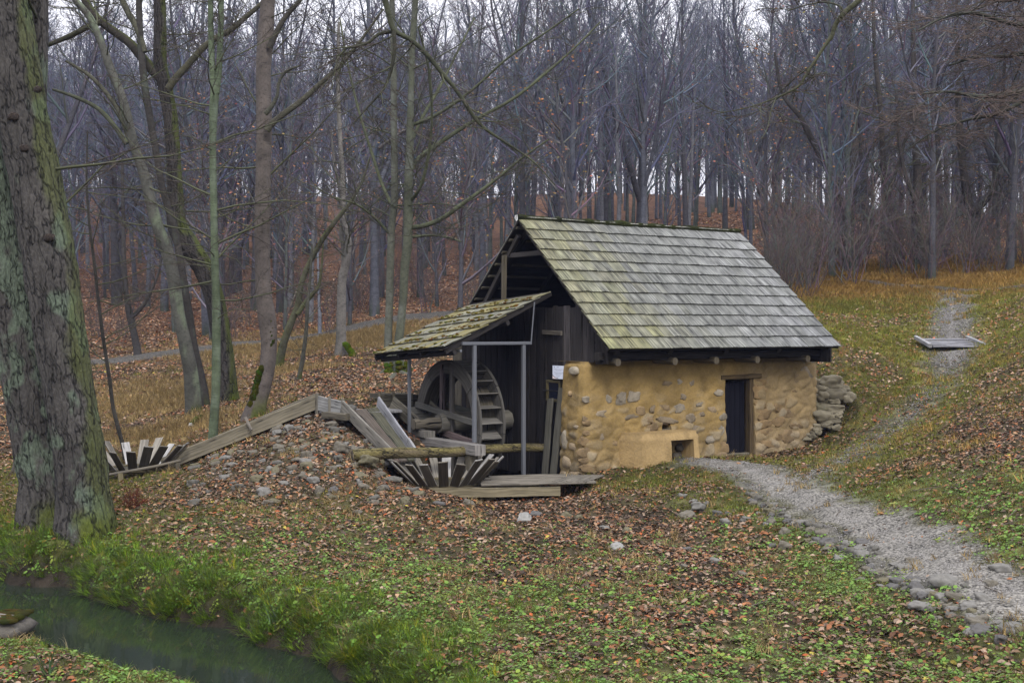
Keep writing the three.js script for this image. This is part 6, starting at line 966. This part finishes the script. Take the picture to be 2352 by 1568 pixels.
{
  const Rl = rng(2024), items = [], bands = [[6.5, 12, 500, 0.075], [12, 16, 480, 0.075], [16, 22, 370, 0.08], [22, 30, 250, 0.088], [30, 42, 150, 0.1], [42, 60, 75, 0.125], [60, 88, 22, 0.17]];
  for (const [d0, d1, dens, size] of bands) {
    const dm = (d0 + d1) / 2, area = (d1 - d0) * (0.94 * dm + 3), N = Math.round(area * dens);
    for (let k = 0; k < N; k++) {
      const d = lerp(d0, d1, Rl()), x = (Rl() * 2 - 1) * (0.47 * d + 1.5), z = -d; if (inMill(x, z)) continue;
      const c = cover(x, z), dep = fbm(x * 0.9, z * 0.9, 40, 3); let pr = 0.95 - c.green * 0.62 - c.straw * 0.62 + dep * 0.7; pr *= 1 - 0.93 * clamp(c.path * 1.3); pr *= 1 - 0.88 * c.track; pr *= 1 - 0.92 * c.road; pr *= 1 - 0.6 * c.bare; const y = H(x, z); if (y < WATER + 0.08) continue; if (c.ds < 1.6) pr *= 0.3; if (onDeck(x, z)) pr *= 0.25;
      if (Rl() > pr) continue;
      const q = Rl(), b = LEAFC[Math.floor(Math.pow(Rl(), 0.9) * LEAFC.length)], m = (0.5 + 0.58 * Rl() + c.n1 * 0.25) * lerp(1, 1.35, smooth(20, 34, d)), rus = q < 0.015 ? [0.34, 0.085, 0.025] : q < 0.021 ? [0.36, 0.29, 0.05] : b;
      items.push([V(x, y + 0.006 + Rl() * 0.022, z), groundNormal(x, z), Rl() * 6.283, size * (0.4 + 0.85 * Rl()), rus.map((v) => v * m), (Rl() - 0.5) * 0.9, (Rl() - 0.5) * 0.9]);
    }
  }
  instanced('fallen_leaves', [leafGeo(1, true), leafGeo(2, false), leafGeo(3, true), leafGeo(4, false)], M.leaf, items, 'brown and russet fallen leaves covering the slope and clearing');
  console.log('leaves', items.length);
}
function tuftGeo(seed, n, len, droop, wid, lo, hi, spread = 0.35) {   // a tuft of blades, base at the origin
  const R = rng(seed), mb = new MB();
  for (let k = 0; k < n; k++) {
    const a = R() * 6.283, L = len * (0.55 + 0.6 * R()), out = V(Math.cos(a), 0, Math.sin(a)), side = V(-out.z, 0, out.x), b0 = V((R() - 0.5) * spread * len, 0, (R() - 0.5) * spread * len); let p = b0, el = 1.45 - R() * 0.5, v = R(), prev = null; const S = 4, c0 = lo.map((e, i) => lerp(e, hi[i], v)), shade = 0.75 + 0.5 * R();
    for (let i = 0; i <= S; i++) { const w = wid * (1 - i / S * 0.9) * (i === 0 ? 0.7 : 1), nn = V().copy(out).multiplyScalar(0.6).add(W3).normalize(), c = c0.map((e) => e * shade), A = mb.vert(p.clone().addScaledVector(side, w), nn, 0, i / S, c), B = mb.vert(p.clone().addScaledVector(side, -w), nn, 1, i / S, c); if (prev) mb.quad(prev[0], prev[1], B, A); prev = [A, B]; p = p.clone().add(V(out.x * Math.cos(el), Math.sin(el), out.z * Math.cos(el)).multiplyScalar(L / S)); el -= droop * (0.5 + R() * 0.6); }
  }
  return mb.geo();
}
{
  const Rg = rng(3030), sedge = [], turf = [], straw = [], herb = [], broad = [];
  // long drooping sedge along the stream
  for (let k = 0; k < STREAM.length - 1; k++) {
    const [ax, az] = STREAM[k], [bx, bz] = STREAM[k + 1], L = Math.hypot(bx - ax, bz - az); if (az < -27 || az > -6) continue;
    const N = Math.round(L * 750); for (let i = 0; i < N; i++) { const t = Rg(), s = (Rg() < 0.7 ? 1 : -1) * lerp(0.8, 3.4, Math.pow(Rg(), 2.0)), x = lerp(ax, bx, t) + (bz - az) / L * s, z = lerp(az, bz, t) - (bx - ax) / L * s, y = H(x, z); if (y < WATER + 0.03) continue; const c = cover(x, z), dens = 0.62 + c.n1 * 1.0 + c.n2 * 0.6 - smooth(1.4, 2.6, c.ds) * 0.75; if (Rg() > dens) continue; const v = 0.7 + 0.5 * Rg(), dry = Rg() < 0.1; if (s < 0 && Rg() < 0.55) continue; sedge.push([V(x, y - 0.01, z), V(0, 1, 0).lerp(groundNormal(x, z), 0.8).normalize(), Rg() * 6.28, lerp(0.3, 0.95, Math.pow(Rg(), 1.3)) * (1 - 0.4 * smooth(1.5, 2.8, c.ds)) * (s < 0 ? 0.62 : 1), dry ? [1.7 * v, 1.15 * v, 0.8 * v] : [v, v, v]]); }
  }
  // short turf, straw grass on the slope, small herbs
  for (const [d0, d1, dens] of [[6.5, 12, 260], [12, 18, 220], [18, 26, 170], [26, 36, 130], [36, 50, 130]]) {
    const dm = (d0 + d1) / 2, N = Math.round((d1 - d0) * (0.94 * dm + 3) * dens);
    for (let k = 0; k < N; k++) {
      const d = lerp(d0, d1, Rg()), x = (Rg() * 2 - 1) * (0.47 * d + 1.5), z = -d; if (inMill(x, z) || onDeck(x, z)) continue; const y = H(x, z); if (y < WATER + 0.15) continue; const c = cover(x, z), n = groundNormal(x, z); const block = 1 - clamp(c.path * 1.1 + c.road + c.track * 0.9), big = d > 36 ? 2 : d > 26 ? 1.6 : d > 18 ? 1.25 : 0.95;
      if (Rg() < c.straw * 0.95 * (1 - c.road)) { const v = 0.7 + 0.6 * Rg(), right = smooth(3, 9, x); straw.push([V(x, y - 0.01, z), n, Rg() * 6.28, lerp(0.6, 1.2, Rg()) * (d > 26 ? 1.05 : 0.95), [v * lerp(1, 1.05, right), v * lerp(1, 0.93, right), v * lerp(1, 0.62, right)]]); }
      else if (Rg() < c.green * 0.9 * block) { const v = 0.7 + 0.6 * Rg(), yel = Rg() < 0.35 ? 1.25 : 1; const br = lerp(1.05, 1.5, smooth(16, 26, d)); turf.push([V(x, y - 0.005, z), n, Rg() * 6.28, lerp(0.5, 1.15, Rg()) * big, [v * yel * br, v * br, v * 0.9 * br]]); }
      if (d < 20 && Rg() < (0.08 + c.green * 0.45 + Math.max(0, c.n2) * 0.35) * block * smooth(20, 13, d)) { const v = 0.7 + 0.6 * Rg(); herb.push([V(x, y + 0.004, z), n, Rg() * 6.28, lerp(0.5, 1.3, Rg()), [v * (Rg() < 0.2 ? 1.4 : 1), v * (0.95 + 0.2 * Rg()), v * 0.9]]); }
    }
  }
  const lush = [0.12, 0.29, 0.022], fresh = [0.33, 0.44, 0.045], turfL = [0.13, 0.165, 0.028], turfH = [0.32, 0.35, 0.075];
  instanced('sedge', [tuftGeo(1, 20, 0.34, 0.42, 0.0048, lush, fresh, 0.3), tuftGeo(2, 18, 0.30, 0.55, 0.005, lush, fresh, 0.35), tuftGeo(3, 20, 0.22, 0.3, 0.0042, lush, fresh, 0.5)], M.grass, sedge, 'bright green drooping sedge and grass along the stream banks');
  instanced('short_grass', [tuftGeo(4, 14, 0.085, 0.25, 0.0035, turfL, turfH, 1.2), tuftGeo(5, 12, 0.06, 0.2, 0.004, turfL, turfH, 1.6), tuftGeo(6, 12, 0.11, 0.35, 0.003, turfL, [0.30, 0.25, 0.08], 1.0)], M.grass, turf, 'short green and yellowing grass beside the path and on the clearing');
  instanced('dry_grass', [tuftGeo(7, 12, 0.24, 0.4, 0.005, [0.46, 0.33, 0.14], [0.75, 0.56, 0.27], 0.6), tuftGeo(8, 12, 0.18, 0.45, 0.006, [0.44, 0.32, 0.13], [0.70, 0.53, 0.26], 0.8)], M.grass, straw, 'straw coloured dry grass on the slopes below the wood');
  // low herbs: rosettes of small round leaves
  const herbGeo = (seed, n, r, l) => { const R = rng(seed), mb = new MB(); for (let k = 0; k < n; k++) { const a = R() * 6.283, q = r * (0.2 + R()), h = 0.012 + 0.035 * R(), c = V(Math.cos(a) * q, h, Math.sin(a) * q), s = l * (0.6 + 0.6 * R()), nn = V((R() - 0.5) * 0.9, 1, (R() - 0.5) * 0.9).normalize(), u = V().crossVectors(nn, V(R() - 0.5, 0.2, R() - 0.5)).normalize(), w = V().crossVectors(nn, u), g = 0.75 + 0.5 * R(), col = [0.12 * g, 0.20 * g, 0.04 * g], ix = []; const c0 = mb.vert(c.clone().addScaledVector(nn, -s * 0.15), nn, 0, 0, col); for (let e = 0; e < 6; e++) { const b = e / 6 * 6.283; ix.push(mb.vert(c.clone().addScaledVector(u, Math.cos(b) * s).addScaledVector(w, Math.sin(b) * s * 0.8), nn, 0, 0, col)); } for (let e = 0; e < 6; e++) mb.tri(c0, ix[e], ix[(e + 1) % 6]); } return mb.geo(); };
  instanced('low_herbs', [herbGeo(1, 9, 0.07, 0.016), herbGeo(2, 6, 0.06, 0.022), herbGeo(3, 11, 0.09, 0.013)], M.grass, herb, 'small round leaved green herbs between the fallen leaves');
  console.log('grass', sedge.length, turf.length, straw.length, herb.length);
  // a few bigger single plants that stand out
  const blade = (label, x, z, n, len, seed, lo, hi, droop = 0.25, wid = 0.011) => { const t = thing('grass_clump', label, 'grass clump', onGround(x, z, -0.02)); part('blades', tuftGeo(seed, n, len, droop, wid, lo, hi, 0.25), M.grass, t); };
  const at = (px, py) => { const q = G(px, py); return [q.x, q.z]; };
  blade('tall broad bladed grass clump on the far bank overhanging the stream', ...at(630, 1470), 11, 0.42, 81, [0.09, 0.16, 0.07], [0.16, 0.22, 0.09]);
  blade('broad leaved green blades at the lower left edge of the near bank', ...at(110, 1555), 9, 0.36, 82, [0.07, 0.14, 0.05], [0.13, 0.2, 0.06], 0.2, 0.014);
  blade('bright green grass clump between leaves at the middle of the bottom edge', ...at(1090, 1520), 60, 0.26, 83, [0.06, 0.14, 0.012], [0.14, 0.22, 0.02], 0.3, 0.004);
  blade('arching yellow green grass clump in the middle of the leafy foreground', ...at(1190, 1400), 22, 0.3, 84, [0.1, 0.14, 0.03], [0.22, 0.2, 0.06], 0.42, 0.006);
  blade('small arching grass clump right of the one in the middle of the foreground', ...at(1300, 1370), 18, 0.24, 85, [0.1, 0.14, 0.03], [0.2, 0.2, 0.06], 0.45, 0.005);
  { const [x, z] = at(298, 1168), t = thing('red_bush', 'small dark red withered bush at the foot of the old double trunk', 'bush', onGround(x, z)), R = rng(90), mb = new MB(); for (let k = 0; k < 26; k++) { const a = R() * 6.28, e = 0.4 + R() * 1.1; grow(mb, V((R() - 0.5) * 0.15, 0, (R() - 0.5) * 0.15), V(Math.cos(a) * Math.cos(e), Math.sin(e), Math.sin(a) * Math.cos(e)), 0.22 + 0.15 * R(), 0.006, 1, R, { kids: [0, 7], min: 0.003, col: (l) => [0.10, 0.035, 0.022].map((v) => v * (0.7 + 0.6 * R())), wig: 0.35, up: [0, 0], kidLen: 0.45 }); } part('stems', mb, M.twig, t); }
  { const q = G(45, 1085), t = based('tree_stump', 'low grey tree stump on the grass behind the old double trunk', 'stump', q); part('stump', new MB().tube([V(q.x, q.y - 0.1, q.z), V(q.x, q.y + 0.15, q.z), V(q.x + 0.02, q.y + 0.48, q.z)], [0.17, 0.13, 0.115], 14, { cap: true, col: [0.1, 0.09, 0.075], disp: (a, l) => 1 + 0.15 * vnoise(a * 2, l * 4, 3) }), M.bark, t, true); }
  { const a = G(438, 985), b = G(462, 962), t = based('mossy_log', 'thin moss covered fallen branch on the leaves left of the green sapling', 'branch', a); const [p, r] = curve([[V(a.x, a.y + 0.04, a.z), 0.06], [V((a.x + b.x) / 2, (a.y + b.y) / 2 + 0.08, (a.z + b.z) / 2), 0.055], [V(b.x, b.y + 0.05, b.z), 0.04]], 12); part('branch', new MB().tube(p, r, 9, { cap: true, disp: (g, l) => 1 + 0.25 * vnoise(g * 3, l * 5, 2), colFn: (q) => { const m = 0.6 + 0.6 * Math.abs(vnoise(q.x * 9, q.y * 9, q.z * 9)); return [0.1 * m, 0.12 * m, 0.015]; } }), M.moss, t, true); }
  // fallen twigs
  const tw = new MB(), Rt = rng(91); for (let k = 0; k < 260; k++) { const d = lerp(8, 34, Math.pow(Rt(), 0.8)), x = (Rt() * 2 - 1) * (0.45 * d), z = -d; if (inMill(x, z) || H(x, z) < WATER + 0.15) continue; const a = Rt() * 6.28, L = 0.1 + 0.4 * Rt(), p = []; for (let i = 0; i < 4; i++) { const f = i / 3 - 0.5, u = x + Math.cos(a) * L * f + (Rt() - 0.5) * 0.04, w = z + Math.sin(a) * L * f + (Rt() - 0.5) * 0.04; p.push(onGround(u, w, 0.03)); } tw.tube(p, [0.006, 0.006, 0.005, 0.003], 4, { col: [0.1, 0.085, 0.07] }); }
  const f = part('fallen_twigs', tw, M.twig); f.userData = { label: 'thin fallen twigs strewn among the leaves', kind: 'stuff' };
}
scene.traverse((o) => { if (o.isMesh) { o.castShadow = true; o.receiveShadow = true; } });
renderer.render(scene, camera);
